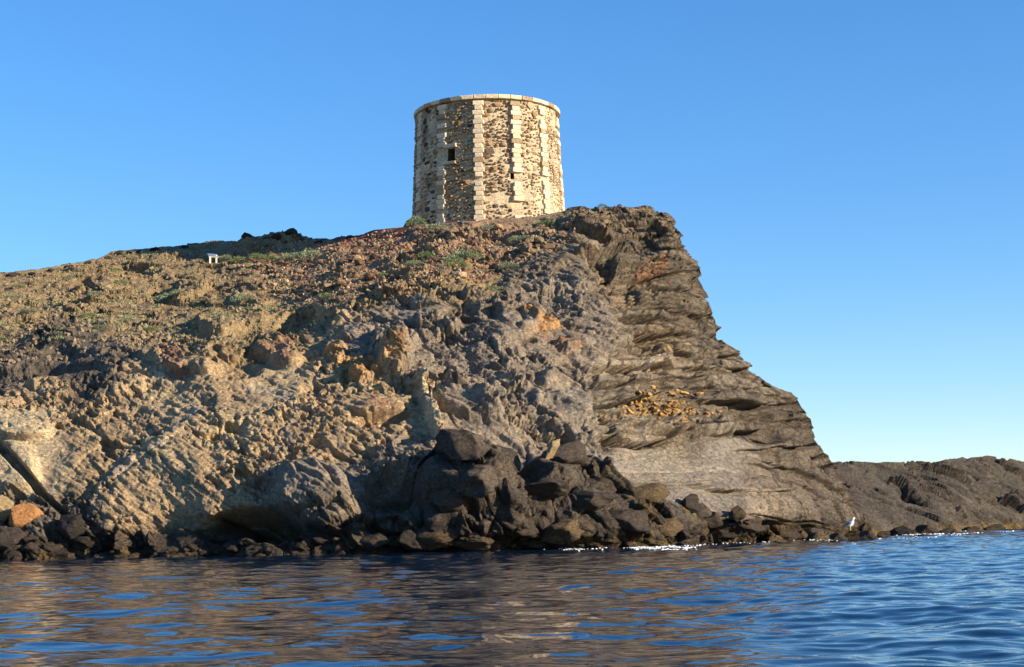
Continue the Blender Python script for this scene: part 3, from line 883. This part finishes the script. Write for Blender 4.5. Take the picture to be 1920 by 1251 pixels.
# coping
nco = 38
for k in range(nco):
    th = -math.pi + (k + 0.5) * 2 * math.pi / nco
    w = 2 * (Rt + 0.05) * math.tan(math.pi / nco) - 0.012
    lib = ABOXB if (-0.95 < th < -0.5 and k % 2) or rnd.random() < 0.06 else ABOX
    o = bpy.data.objects.new('coping_stone', lib[rnd.randrange(len(lib))]); C.objects.link(o); o.parent = tower
    o.location = tpos(th, HT - 0.12 + rnd.uniform(-.008, .008), Rt - 0.33 + 0.05)
    o.rotation_euler = (0, 0, th); o.scale = (w / 2, 0.39, 0.12)

# rubble between the block columns
plac = []
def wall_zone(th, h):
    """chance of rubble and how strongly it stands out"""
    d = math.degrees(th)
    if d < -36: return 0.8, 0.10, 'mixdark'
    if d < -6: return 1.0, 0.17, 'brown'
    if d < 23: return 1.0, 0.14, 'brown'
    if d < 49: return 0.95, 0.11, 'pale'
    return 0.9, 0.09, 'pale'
tries = 0
bucket = {}
NZ = perlin(np.stack([np.sin(np.linspace(-2, 2, 161))[:, None] * 4.55 + 0 * np.linspace(0, 12, 121)[None], -np.cos(np.linspace(-2, 2, 161))[:, None] * 4.55 + 0 * np.linspace(0, 12, 121)[None], 0 * np.linspace(-2, 2, 161)[:, None] + np.linspace(0, 12, 121)[None]], -1) * 0.85, 420)
while len(plac) < 1700 and tries < 90000:
    tries += 1
    th = R(rnd.uniform(-100, 100)); h = rnd.uniform(0.7, HT - 0.33)
    s = rnd.choice((0.16, 0.2, 0.25, 0.3, 0.38, 0.48)) * rnd.uniform(0.9, 1.15)
    rr = 4.55
    if any(abs(th - c_) * rr < 0.33 + s * 0.35 for c_ in blocked): continue
    if any((a * dth - math.pi - th) * rr < s * 0.55 and (th - (b_ * dth - math.pi)) * rr < s * 0.55 and c * dh - s * .5 < h < d_ * dh + s * .5 for a, b_, c, d_ in wins): continue
    if NZ[int((th + 2) * 40), int(h * 10)] > (0.44 if th > R(-36) else 0.22): continue       # bare mortar patches
    bk_ = (int(th * rr // 0.6), int(h // 0.6))
    near = [q for di in (-1, 0, 1) for dj in (-1, 0, 1) for q in bucket.get((bk_[0] + di, bk_[1] + dj), ())]
    if any(abs(h - q[1]) < (s + q[2]) * 0.33 and abs(th - q[0]) * rr < (s + q[2]) * 0.45 for q in near): continue
    plac.append((th, h, s)); bucket.setdefault(bk_, []).append((th, h, s))
plac.sort(key=lambda q: -q[2] * math.cos(q[0] * 0.9))
restV, restF, off = [], [], 0
RL = {}
for mname in ('rubble_brown', 'rubble_pale', 'rubble_dark'):
    RL[mname] = []
    for k in range(6):
        d = stone_mesh('rubble_stone', 2 if k < 3 else 2, 430 + k, 9, 0.12, False, 0.75); d.materials.append(M[mname]); RL[mname].append(d)
for idx, (th, h, s) in enumerate(plac):
    _, pr, kind = wall_zone(th, h)
    u = rnd.random()
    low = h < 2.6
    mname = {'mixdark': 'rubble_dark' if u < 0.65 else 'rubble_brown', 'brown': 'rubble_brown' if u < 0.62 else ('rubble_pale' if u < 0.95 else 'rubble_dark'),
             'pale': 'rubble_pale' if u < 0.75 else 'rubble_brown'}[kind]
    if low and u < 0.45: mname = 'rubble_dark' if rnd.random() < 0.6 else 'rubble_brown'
    w, hh, dp = s * rnd.uniform(0.95, 1.35), s * rnd.uniform(0.65, 0.9), pr * rnd.uniform(1.0, 1.7) + 0.16
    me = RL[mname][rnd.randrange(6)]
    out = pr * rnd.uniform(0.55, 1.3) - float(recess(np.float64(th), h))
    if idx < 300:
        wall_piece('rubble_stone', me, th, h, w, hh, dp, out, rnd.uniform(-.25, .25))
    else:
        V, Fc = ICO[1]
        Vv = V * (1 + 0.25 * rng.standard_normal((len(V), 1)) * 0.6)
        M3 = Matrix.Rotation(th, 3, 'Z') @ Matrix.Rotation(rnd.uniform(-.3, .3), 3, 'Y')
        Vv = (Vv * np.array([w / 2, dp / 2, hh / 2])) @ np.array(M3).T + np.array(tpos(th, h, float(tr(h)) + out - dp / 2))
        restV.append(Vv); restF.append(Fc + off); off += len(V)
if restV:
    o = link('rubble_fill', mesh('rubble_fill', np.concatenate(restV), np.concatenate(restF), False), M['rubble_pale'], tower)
    o['kind'] = 'stuff'
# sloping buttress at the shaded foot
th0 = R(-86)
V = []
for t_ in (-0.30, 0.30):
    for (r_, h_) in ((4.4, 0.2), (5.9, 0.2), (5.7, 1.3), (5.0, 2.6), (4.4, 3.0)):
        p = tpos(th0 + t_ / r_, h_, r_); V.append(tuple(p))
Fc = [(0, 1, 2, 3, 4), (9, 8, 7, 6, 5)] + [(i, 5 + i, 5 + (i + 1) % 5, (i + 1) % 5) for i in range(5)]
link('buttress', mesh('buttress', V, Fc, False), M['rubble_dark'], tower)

# ------------------------------------------------------------------ boulders at the foot of the cliff
HEAP = 'dark boulders heaped at the foot of the cliff'
def boulder(px, py, w, h, mat, label, group, name='boulder', lib=BOULD, rot=None, depth=None, push=0.0, sink=0.62):
    P, n = surf(px, min(py + h * 0.30, float(interp(WATERLINE, px)) + 4))
    k = ppm(P[1])
    dpt = (w + h) / 2 / k if depth is None else depth
    o = put_stone(name, lib, mat, P + np.array([0, -push, 0]), (0, 0, 1), (w / k, dpt, h / k * 1.12), rot if rot else (rnd.uniform(-.2, .2), rnd.uniform(-.2, .2), rnd.uniform(-.5, .5)), sink)
    tag(o, label, 'boulder' if name == 'boulder' else 'rock', group)
    return o

dome = 'largest rounded dark grey boulder topping the heap next to the shaded hollow'
boulder(862, 890, 115, 62, 'grey_boulder', dome, None, push=.3)
boulder(938, 880, 95, 50, 'grey_boulder', 'smaller rounded grey boulder on top of the heap, beside the shaded gap', None)
boulder(1048, 870, 100, 48, 'dark_boulder', 'dark humped boulder with a pale slab leaning on it', None, push=.3)
o = boulder(1022, 880, 20, 44, 'tan_block', 'pale flat slab leaning on the dark boulder heap', None, 'leaning_slab', SMALLB, (0.1, 0.5, 0.3), 0.25, 1.1, 0.1)
low = 'dark boulder in the lowest row of the heap just above the water'
under = 'low dark boulder at the waterline under the overhanging rock hollow'
for (px, py, w, h, mt, lb, gp) in [
        (838, 940, 100, 66, 'dark_boulder', 'large dark boulder below the rounded grey boulders, beside the shaded hollow', None),
        (900, 935, 92, 60, 'grey_boulder', 'large grey boulder below the rounded boulders, inside the heap', None),
        (820, 985, 120, 48, 'brown_boulder', 'wide brown boulder low in the heap below the shaded hollow', None),
        (770, 1005, 80, 36, 'dark_boulder', 'low dark boulder at the waterline where the heap ends at the hollow', None),
        (1125, 905, 90, 42, 'dark_boulder', 'dark boulder between the humped boulder and the smooth grey slab', None),
        (1205, 935, 95, 40, 'brown_boulder', 'brown boulder perched on the heap edge against the smooth grey slab', None),
        (1000, 930, 120, 34, 'dark_boulder', 'long flat dark boulder under the pale leaning slab', None),
        (1090, 945, 110, 40, 'dark_boulder', 'dark boulder below the humped boulder in the heap', None),
        (960, 980, 90, 42, 'dark_boulder', low, HEAP), (1055, 990, 100, 44, 'brown_boulder', low, HEAP), (1160, 980, 110, 48, 'dark_boulder', low, HEAP),
        (1250, 985, 90, 40, 'brown_boulder', low, HEAP), (880, 1010, 100, 34, 'brown_boulder', low, HEAP), (990, 1012, 70, 26, 'dark_boulder', low, HEAP),
        (700, 1015, 80, 30, 'dark_boulder', under, 'boulders under the rock hollow'), (600, 1000, 90, 40, 'dark_boulder', under, 'boulders under the rock hollow')]:
    boulder(px, py, w, h, mt, lb, gp)
mid_l = 'jagged dark rock in the row along the waterline beside the grey slab'
for (px, py, w, h, mt) in [(1288, 945, 46, 34, 'dark_boulder'), (1318, 958, 40, 36, 'grey_boulder'), (1345, 972, 56, 34, 'dark_boulder'), (1382, 968, 34, 34, 'brown_boulder'), (1400, 985, 70, 30, 'dark_boulder'),
                           (1430, 998, 60, 28, 'dark_boulder'), (1468, 995, 60, 30, 'dark_boulder'), (1505, 1000, 56, 30, 'brown_boulder'), (1545, 1000, 60, 28, 'brown_boulder'), (1535, 985, 50, 26, 'dark_boulder'),
                           (1330, 1000, 60, 30, 'brown_boulder'), (1290, 1005, 60, 26, 'brown_boulder'), (1370, 1006, 60, 20, 'dark_boulder')]:
    boulder(px, py, w, h, mt, mid_l, 'dark rocks along the waterline', lib=SMALLB)

def spit_rock(px, py, w, h, mt, label, group):
    Y = float(water_depth(px, py + h * 0.35)); Y = min(Y, 92)
    P = at(px, py + h * 0.35, Y); P[2] = -0.05
    k = ppm(Y)
    o = put_stone('boulder', SMALLB, mt, P, (0, 0, 1), (w / k, (w + h) / 2 / k, h / k * 1.2), (rnd.uniform(-.2, .2), rnd.uniform(-.2, .2), rnd.uniform(-.5, .5)), 0.35)
    return tag(o, label, 'boulder', group)
perch = spit_rock(1597, 1006, 52, 22, 'brown_boulder', 'brown boulder with the white gull standing on it', None)
for (px, py, w, h) in [(1632, 1006, 40, 22), (1655, 1003, 34, 14), (1690, 996, 46, 20), (1715, 990, 50, 26), (1742, 994, 46, 22), (1775, 996, 40, 14), (1820, 992, 40, 12), (1900, 984, 60, 14), (1575, 1008, 36, 20), (1860, 990, 50, 12), (1735, 1004, 60, 8)]:
    spit_rock(px, py, w, h, 'dark_boulder', 'dark wet boulder at the water edge of the low spit', 'boulders along the low spit')
shore = 'small brown shore stone in the strip of rocks above the water'
for k in range(120):
    px = rnd.uniform(-20, 1180)
    wl = float(interp(WATERLINE, px))
    w = rnd.uniform(14, 44)
    boulder(px, wl - rnd.uniform(-2, 34), w, w * rnd.uniform(0.45, 0.8), rnd.choice(['brown_boulder', 'dark_boulder', 'dark_boulder']), shore, 'shore stones along the waterline', 'shore_stone', SMALLB)
boulder(42, 968, 62, 58, 'orange_block', 'sharp orange rock wedged at the foot of the pale slab', None, 'orange_rock', BOULD[3:4], (0.3, 0.75, 0.4), 0.5)
boulder(8, 955, 50, 50, 'tan_block', 'pale rounded rock beside the sharp orange rock', None, 'pale_rock', SMALLB)
boulder(20, 1005, 90, 46, 'dark_boulder', 'dark rock below the sharp orange rock', None)
boulder(135, 985, 70, 50, 'dark_boulder', 'dark brown rock with a pale rim beside the pale vein', None)
boulder(832, 690, 22, 18, 'orange_block', 'small orange stone wedged in the grey rock', None, 'orange_rock', SMALLB)
boulder(858, 735, 24, 40, 'grey_boulder', 'upright pale grey block leaning in the grey rock face', None, 'leaning_block', SMALLB, (0.1, -0.4, 0.2), 0.5)
boulder(1240, 652, 26, 16, 'tan_block', 'yellowish slab lying on a ledge of the layered cliff', 'yellowish slabs on the ledge', 'ledge_slab', SMALLB, (0, 0.2, 0.2))
boulder(1285, 646, 34, 14, 'tan_block', 'yellowish slab lying on a ledge of the layered cliff', 'yellowish slabs on the ledge', 'ledge_slab', SMALLB, (0, -0.05, 0.1))

for (px, py, w, h) in [(222, 474, 26, 12), (205, 480, 22, 8), (250, 472, 30, 8), (290, 469, 24, 8), (345, 464, 22, 8), (465, 446, 26, 14), (500, 446, 22, 10), (522, 444, 26, 16), (552, 443, 30, 16), (60, 512, 26, 8), (25, 514, 30, 10), (130, 498, 24, 10), (165, 491, 20, 8), (95, 506, 18, 8), (655, 446, 20, 8), (600, 452, 22, 8)]:
    boulder(px, py, w, h, rnd.choice(['grey_boulder', 'grey_boulder', 'brown_boulder']), 'weathered rock outcrop on the crest line of the brown hillside', 'outcrops along the hill crest', 'crest_rock', SMALLB, sink=0.5)

# ------------------------------------------------------------------ heap of thin orange slabs on the ledge
def slab_mesh(seed):
    r = random.Random(seed)
    n = r.randint(5, 7)
    pts_ = [(math.cos(2 * math.pi * i / n + r.uniform(-.25, .25)) * r.uniform(.75, 1), math.sin(2 * math.pi * i / n + r.uniform(-.25, .25)) * r.uniform(.7, 1)) for i in range(n)]
    V = [(x, y, -1) for x, y in pts_] + [(x * .93, y * .93, 1) for x, y in pts_]
    Fc = [tuple(reversed(range(n))), tuple(range(n, 2 * n))] + [(i, (i + 1) % n, n + (i + 1) % n, n + i) for i in range(n)]
    me = mesh('slab_stone', V, Fc, False); me.materials.append(M['slab'])
    return me
SLABS = [slab_mesh(k) for k in range(8)]
cnt = 0
while cnt < 270:
    u, w_ = rnd.random(), rnd.random()
    if cnt < 225:
        px = 1262 + rnd.gauss(0, 34); py = 768 + rnd.gauss(0, 20) + (px - 1262) * 0.1
        if not (728 < py < 808): continue
    else:
        px = rnd.uniform(1140, 1215); py = rnd.uniform(760, 805)
    P, n = surf(px, py)
    o = bpy.data.objects.new('slab_stone', SLABS[rnd.randrange(8)]); C.objects.link(o)
    s = rnd.uniform(0.08, 0.22) * (1 if cnt < 225 else 0.6)
    o.scale = (s * 1.2, s * 0.8, rnd.uniform(0.025, 0.05))
    nn = Vector(n) * 0.6 + Vector((0, 0, 1))
    o.rotation_euler = (nn.to_track_quat('Z', 'Y') @ Euler((rnd.uniform(-.5, .5), rnd.uniform(-.5, .5), rnd.uniform(-3, 3))).to_quaternion()).to_euler()
    o.location = Vector(P) + Vector(n) * rnd.uniform(0.02, 0.12) + Vector((0, -0.03, 0))
    tag(o, 'thin orange stone slab lying in the loose pile on the layered cliff', 'stone', 'loose orange slabs piled on the cliff ledge')
    cnt += 1

# ------------------------------------------------------------------ scree on the slope in front of the tower
def scree_spot():
    while True:
        px = rnd.uniform(430, 1080); py = rnd.uniform(425, 570)
        lim = float(interp([(430, 500), (560, 560), (760, 560), (900, 520), (1080, 440)], px))
        if float(interp(SKYLINE, px)) + 4 < py < lim + 8: return px, py
made = 0
while made < 300:
    px, py = scree_spot()
    P, n = surf(px, py)
    s = rnd.choice((0.2, 0.24, 0.28, 0.36, 0.48)) * rnd.uniform(0.9, 1.2)
    mt = rnd.choice(['scree_tan', 'scree_red', 'scree_red', 'scree_grey'])
    o = put_stone('scree_stone', PEB, mt, P, n, (s * 1.2, s, s * 0.7), None, 0.3)
    tag(o, 'loose angular stone on the scree slope in front of the tower', 'stone', 'loose stones on the scree slope')
    made += 1
def stuff_stones(name, n, spot, smin, smax, mat, label):
    Vs, Fs, off = [], [], 0
    V, Fc = ICO[1]
    for k in range(n):
        px, py = spot()
        P, nn = surf(px, py)
        s = rnd.uniform(smin, smax) * (1.5 if rnd.random() < 0.08 else 1)
        q = np.array(Euler((rnd.uniform(-3, 3), rnd.uniform(-3, 3), rnd.uniform(-3, 3))).to_matrix())
        Vv = (V * (1 + 0.22 * rng.standard_normal((len(V), 1)))) * np.array([1.2, 0.9, 0.6]) * s / 2
        Vs.append(Vv @ q.T + P + nn * s * 0.15); Fs.append(Fc + off); off += len(V)
    o = link(name, mesh(name, np.concatenate(Vs), np.concatenate(Fs), False), M[mat])
    return tag(o, label, 'stones', None, 'stuff')
stuff_stones('scree', 2600, scree_spot, 0.07, 0.2, 'scree_red', 'fine reddish scree scattered over the slope below the tower')
stuff_stones('pale_scree', 1300, scree_spot, 0.06, 0.17, 'scree_tan', 'fine pale stone chips scattered over the slope below the tower')
def left_spot():
    while True:
        px = rnd.uniform(-60, 640); py = rnd.uniform(470, 700)
        if py > float(interp(SKYLINE, px)) + 6 and py < 690 - 0.12 * px: return px, py
stuff_stones('slope_stones', 2200, left_spot, 0.07, 0.24, 'scree_grey', 'small stones strewn over the weathered brown hillside')

# ------------------------------------------------------------------ shrubs
def shrub_mesh(seed, mat):
    r = np.random.default_rng(seed)
    n = 900
    d = r.normal(size=(n, 3)); d[:, 2] = np.abs(d[:, 2]); d /= np.linalg.norm(d, axis=1)[:, None]
    rad = 0.55 + 0.45 * r.random(n) ** 0.5
    lump = 1 + 0.28 * perlin(d * 2.2, seed)
    c = d * (rad * lump)[:, None] * np.array([1, 1, 0.75])
    V, Fc = [], []
    for i in range(n):
        a = r.normal(size=3); a /= np.linalg.norm(a); a = a * 0.4 + d[i]; a /= np.linalg.norm(a)
        b2 = np.cross(a, r.normal(size=3)); b2 /= np.linalg.norm(b2)
        L, w = r.uniform(.09, .17), r.uniform(.03, .05)
        k = len(V)
        V += [c[i] - b2 * w, c[i] + a * L * .5 - b2 * w * .2, c[i] + a * L, c[i] + b2 * w]
        Fc.append((k, k + 1, k + 2, k + 3))
    me = mesh('foliage', V, Fc, False); me.materials.append(M[mat])
    sv, sf = [], []
    for i in range(9):
        e = d[i * 17] * np.array([0.7, 0.7, 0.55])
        k = len(sv); t_ = np.cross(e, [0, 0, 1.0]); t_ = t_ / (np.linalg.norm(t_) + 1e-6) * 0.02
        u_ = np.array([0, 0, 0.02])
        sv += [t_ + [0, 0, -.25], -t_ + [0, 0, -.25], u_ + [0, 0, -.25], e + t_ * .4, e - t_ * .4, e + u_ * .4]
        sf += [(k, k + 1, k + 4, k + 3), (k + 1, k + 2, k + 5, k + 4), (k + 2, k, k + 3, k + 5)]
    ms = mesh('stem', sv, sf, False); ms.materials.append(M['stem'])
    return me, ms
SH = [shrub_mesh(500 + k, 'leaf' if k % 2 else 'leaf_grey') for k in range(4)]
def shrub(px, py, w, label, group, kind=None, hgt=0.7):
    P, n = surf(px, py)
    s = w / ppm(P[1]) / 2 * 1.35
    rt = empty('cushion_shrub', Vector(P) + Vector((0, 0, 0.06)), rnd.uniform(-3, 3))
    k = rnd.randrange(4) if kind is None else kind
    for nm, me in (('foliage', SH[k][0]), ('stem', SH[k][1])):
        o = link(nm, me, None, rt); o.scale = (s, s, s * hgt * 1.2)
    tag(rt, label, 'shrub', group)
shrub(780, 426, 30, 'yellow-green cushion shrub against the shaded foot of the tower', None, 1, .9)
shrub(818, 437, 36, 'grey-green cushion shrub just below the foot of the tower', None, 0)
shrub(912, 425, 20, 'small low shrub below the lit foot of the tower', None)
shrub(1025, 418, 30, 'low green shrub below the brightest lit side of the tower', None, 1)
for (px, py, w) in [(850, 494, 36), (868, 490, 44), (858, 505, 34), (885, 488, 30)]:
    shrub(px, py, w, 'green cushion shrub in the broad clump on the scree slope', 'broad clump of shrubs on the scree')
for (px, py, w) in [(762, 482, 26), (782, 483, 20), (800, 484, 28), (770, 497, 20), (784, 506, 20), (720, 521, 18)]:
    shrub(px, py, w, 'small green shrub among stones beside the broad clump of shrubs', 'small shrubs on the scree')
for (px, py, w) in [(935, 455, 20), (970, 455, 26), (985, 458, 16), (955, 502, 30), (922, 544, 18), (940, 541, 16), (1160, 425, 18), (1130, 396, 14), (1275, 579, 14)]:
    shrub(px, py, w, 'small shrub growing from the layered rock beside the scree', 'shrubs on the layered rock')
for (px, py, w) in [(580, 489, 42), (556, 487, 26), (535, 490, 30), (505, 493, 22), (480, 494, 28), (450, 497, 24), (425, 500, 20), (610, 567, 24), (455, 574, 34)]:
    shrub(px, py, w, 'green shrub beside the edge of the tower shadow on the slope', 'shrubs along the tower shadow')
for (px, py, w) in [(250, 546, 24), (320, 562, 40), (300, 558, 22), (335, 566, 24), (180, 560, 22), (225, 530, 20), (100, 605, 26), (120, 576, 22), (60, 598, 20), (240, 600, 22), (165, 595, 24), (35, 545, 20), (280, 620, 20), (190, 620, 18), (130, 530, 18), (215, 505, 22), (20, 560, 18), (370, 570, 18)]:
    shrub(px, py, w, 'low green shrub on the weathered brown slope of the hillside', 'shrubs on the brown hillside', None, .55)
# short ground cover
Vs, Fs = [], []
for k in range(260):
    px, py = left_spot()
    if py > 640: continue
    P, n = surf(px, py)
    for q in range(26):
        c = P + np.array([rnd.gauss(0, .22), rnd.gauss(0, .22), rnd.uniform(-.03, .1)])
        a = np.array([rnd.gauss(0, .05), rnd.gauss(0, .05), rnd.uniform(.04, .12)]); b2 = np.array([rnd.uniform(-.03, .03), rnd.uniform(-.03, .03), 0])
        i = len(Vs); Vs += [c - b2, c + b2, c + a]; Fs.append((i, i + 1, i + 2))
o = link('ground_cover', mesh('ground_cover', Vs, Fs, False), M['leaf'])
tag(o, 'sparse green tufts scattered over the brown hillside', 'ground cover', None, 'stuff')

# ------------------------------------------------------------------ information panel on the hillside
P, n = surf(400, 506)
k = ppm(P[1])
sg = empty('information_panel', (float(P[0]), float(P[1]), float(P[2]) - 0.1), R(28))
sg.scale = (0.82, 0.82, 0.82)
tag(sg, 'small information lectern with two pale posts and a tilted panel on the hillside', 'sign')
def box(name, sx_, sy_, sz_, loc, mat, parent, rot=(0, 0, 0)):
    bm = bmesh.new(); bmesh.ops.create_cube(bm, size=1.0)
    bmesh.ops.scale(bm, vec=(sx_, sy_, sz_), verts=bm.verts[:])
    bmesh.ops.bevel(bm, geom=bm.edges[:], offset=min(sx_, sy_, sz_) * 0.12, segments=2, affect='EDGES')
    me = bpy.data.meshes.new(name); bm.to_mesh(me); bm.free()
    o = link(name, me, M[mat], parent, loc); o.rotation_euler = rot
    return o
box('post', 0.13, 0.13, 0.62, (-0.27, -0.12, 0.28), 'sign_post', sg)
box('post', 0.13, 0.13, 0.72, (0.22, -0.05, 0.33), 'sign_post', sg)
pn = box('panel', 0.74, 0.5, 0.04, (0, 0.02, 0.70), 'sign_panel', sg, (R(32), 0, 0))
box('panel_frame', 0.78, 0.54, 0.025, (0, 0.03, 0.672), 'sign_post', sg, (R(32), 0, 0))

# ------------------------------------------------------------------ the gull
def loft(name, spine, mat, parent, seg=12):
    """rings (x, z, radius across, radius up) joined along a spine in the xz plane, closed at both ends"""
    V, Fc = [], []
    n = len(spine)
    for i, (x, z, ry, rz) in enumerate(spine):
        a = spine[min(i + 1, n - 1)]; b2 = spine[max(i - 1, 0)]
        t_ = Vector((a[0] - b2[0], 0, a[1] - b2[1])).normalized()
        up = Vector((-t_.z, 0, t_.x))
        for k in range(seg):
            q = 2 * math.pi * k / seg
            V.append(tuple(Vector((x, 0, z)) + Vector((0, 1, 0)) * math.cos(q) * ry + up * math.sin(q) * rz))
    for i in range(n - 1):
        for k in range(seg):
            Fc.append((i * seg + k, i * seg + (k + 1) % seg, (i + 1) * seg + (k + 1) % seg, (i + 1) * seg + k))
    Fc += [tuple(range(seg - 1, -1, -1)), tuple((n - 1) * seg + k for k in range(seg))]
    return link(name, mesh(name, V, Fc), M[mat], parent)
bpy.context.view_layer.update()
pv = np.array([perch.matrix_world @ v_.co for v_ in perch.data.vertices])
gx = float(at(1595, 997, float(perch.location.y))[0])
sel = pv[np.hypot(pv[:, 0] - gx, pv[:, 1] - perch.location.y) < 0.14]
gz = float(sel[:, 2].max()) if len(sel) else float(pv[:, 2].max())
gull = empty('gull', (gx, float(perch.location.y), gz - 0.012), R(-14))
tag(gull, 'white gull with dark grey wings standing on a shore boulder', 'gull')
body = loft('body', [(-0.235, 0.185, .006, .006), (-0.20, 0.19, .03, .022), (-0.13, 0.205, .062, .052), (-0.04, 0.235, .088, .08), (0.03, 0.275, .088, .085), (0.075, 0.325, .066, .066), (0.09, 0.375, .045, .045),
                     (0.095, 0.415, .038, .04), (0.105, 0.445, .044, .044), (0.125, 0.47, .042, .042), (0.155, 0.475, .03, .03), (0.172, 0.47, .012, .014)], 'feather_white', gull)
loft('bill', [(0.162, 0.472, .014, .016), (0.195, 0.46, .011, .013), (0.222, 0.447, .006, .009), (0.23, 0.436, .002, .004)], 'bill', gull, 8)
for s in (-1, 1):
    w_ = loft('wing', [(0.05, 0.305, .012, .03), (0.0, 0.29, .022, .065), (-0.08, 0.26, .022, .06), (-0.17, 0.225, .014, .035), (-0.25, 0.195, .006, .012)], 'feather_grey', gull)
    w_.location = (0, s * 0.072, 0.01)
    w_.rotation_euler = (0, 0, s * R(9))
    tip = loft('wing_tip', [(-0.19, 0.222, .009, .022), (-0.26, 0.195, .006, .012), (-0.31, 0.178, .003, .004)], 'feather_black', w_, 8)
    loft('leg', [(-0.005, 0.19, .022, .022), (-0.005, 0.14, .010, .010), (0.0, 0.02, .008, .008), (0.02, 0.008, .014, .007), (0.06, 0.006, .02, .004)], 'bill', gull, 8).location = (0, s * 0.035, 0)
    e = loft('eye', [(0.128, 0.482, .003, .003), (0.134, 0.482, .007, .007), (0.14, 0.482, .003, .003)], 'feather_black', gull, 8); e.location = (0, s * 0.036, 0)

# ------------------------------------------------------------------ foam at the water edge
Vs, Fs, off = [], [], 0
V, Fc = ICO[1]
for k in range(75):
    px = rnd.choice((rnd.uniform(1190, 1300), rnd.uniform(1630, 1930), rnd.uniform(1050, 1600), rnd.uniform(1690, 1800)))
    wl = float(interp(WATERLINE, px)) if px < 1640 else float(interp(SP_WAT, px))
    py = wl + rnd.gauss(2.5, 2.5) * (1 if px < 1640 else 1.3)
    Y = min(float(water_depth(px, py)), 93)
    P = at(px, py, Y)
    ext = rnd.uniform(0.12, 0.5)
    for q in range(rnd.randint(8, 34)):
        s = rnd.uniform(0.008, 0.035)
        Vv = V * (1 + 0.25 * rng.standard_normal((len(V), 1))) * np.array([s * rnd.uniform(1, 2.2), s * 1.3, s * rnd.uniform(.3, 1.0)])
        Vs.append(Vv + np.array([P[0] + rnd.gauss(0, ext), P[1] + rnd.gauss(0, ext * .7), rnd.uniform(-0.005, 0.03)])); Fs.append(Fc + off); off += len(V)
o = link('foam', mesh('foam', np.concatenate(Vs), np.concatenate(Fs)), M['foam'])
tag(o, 'white foam flecks washing against the rocks', 'foam', None, 'stuff')
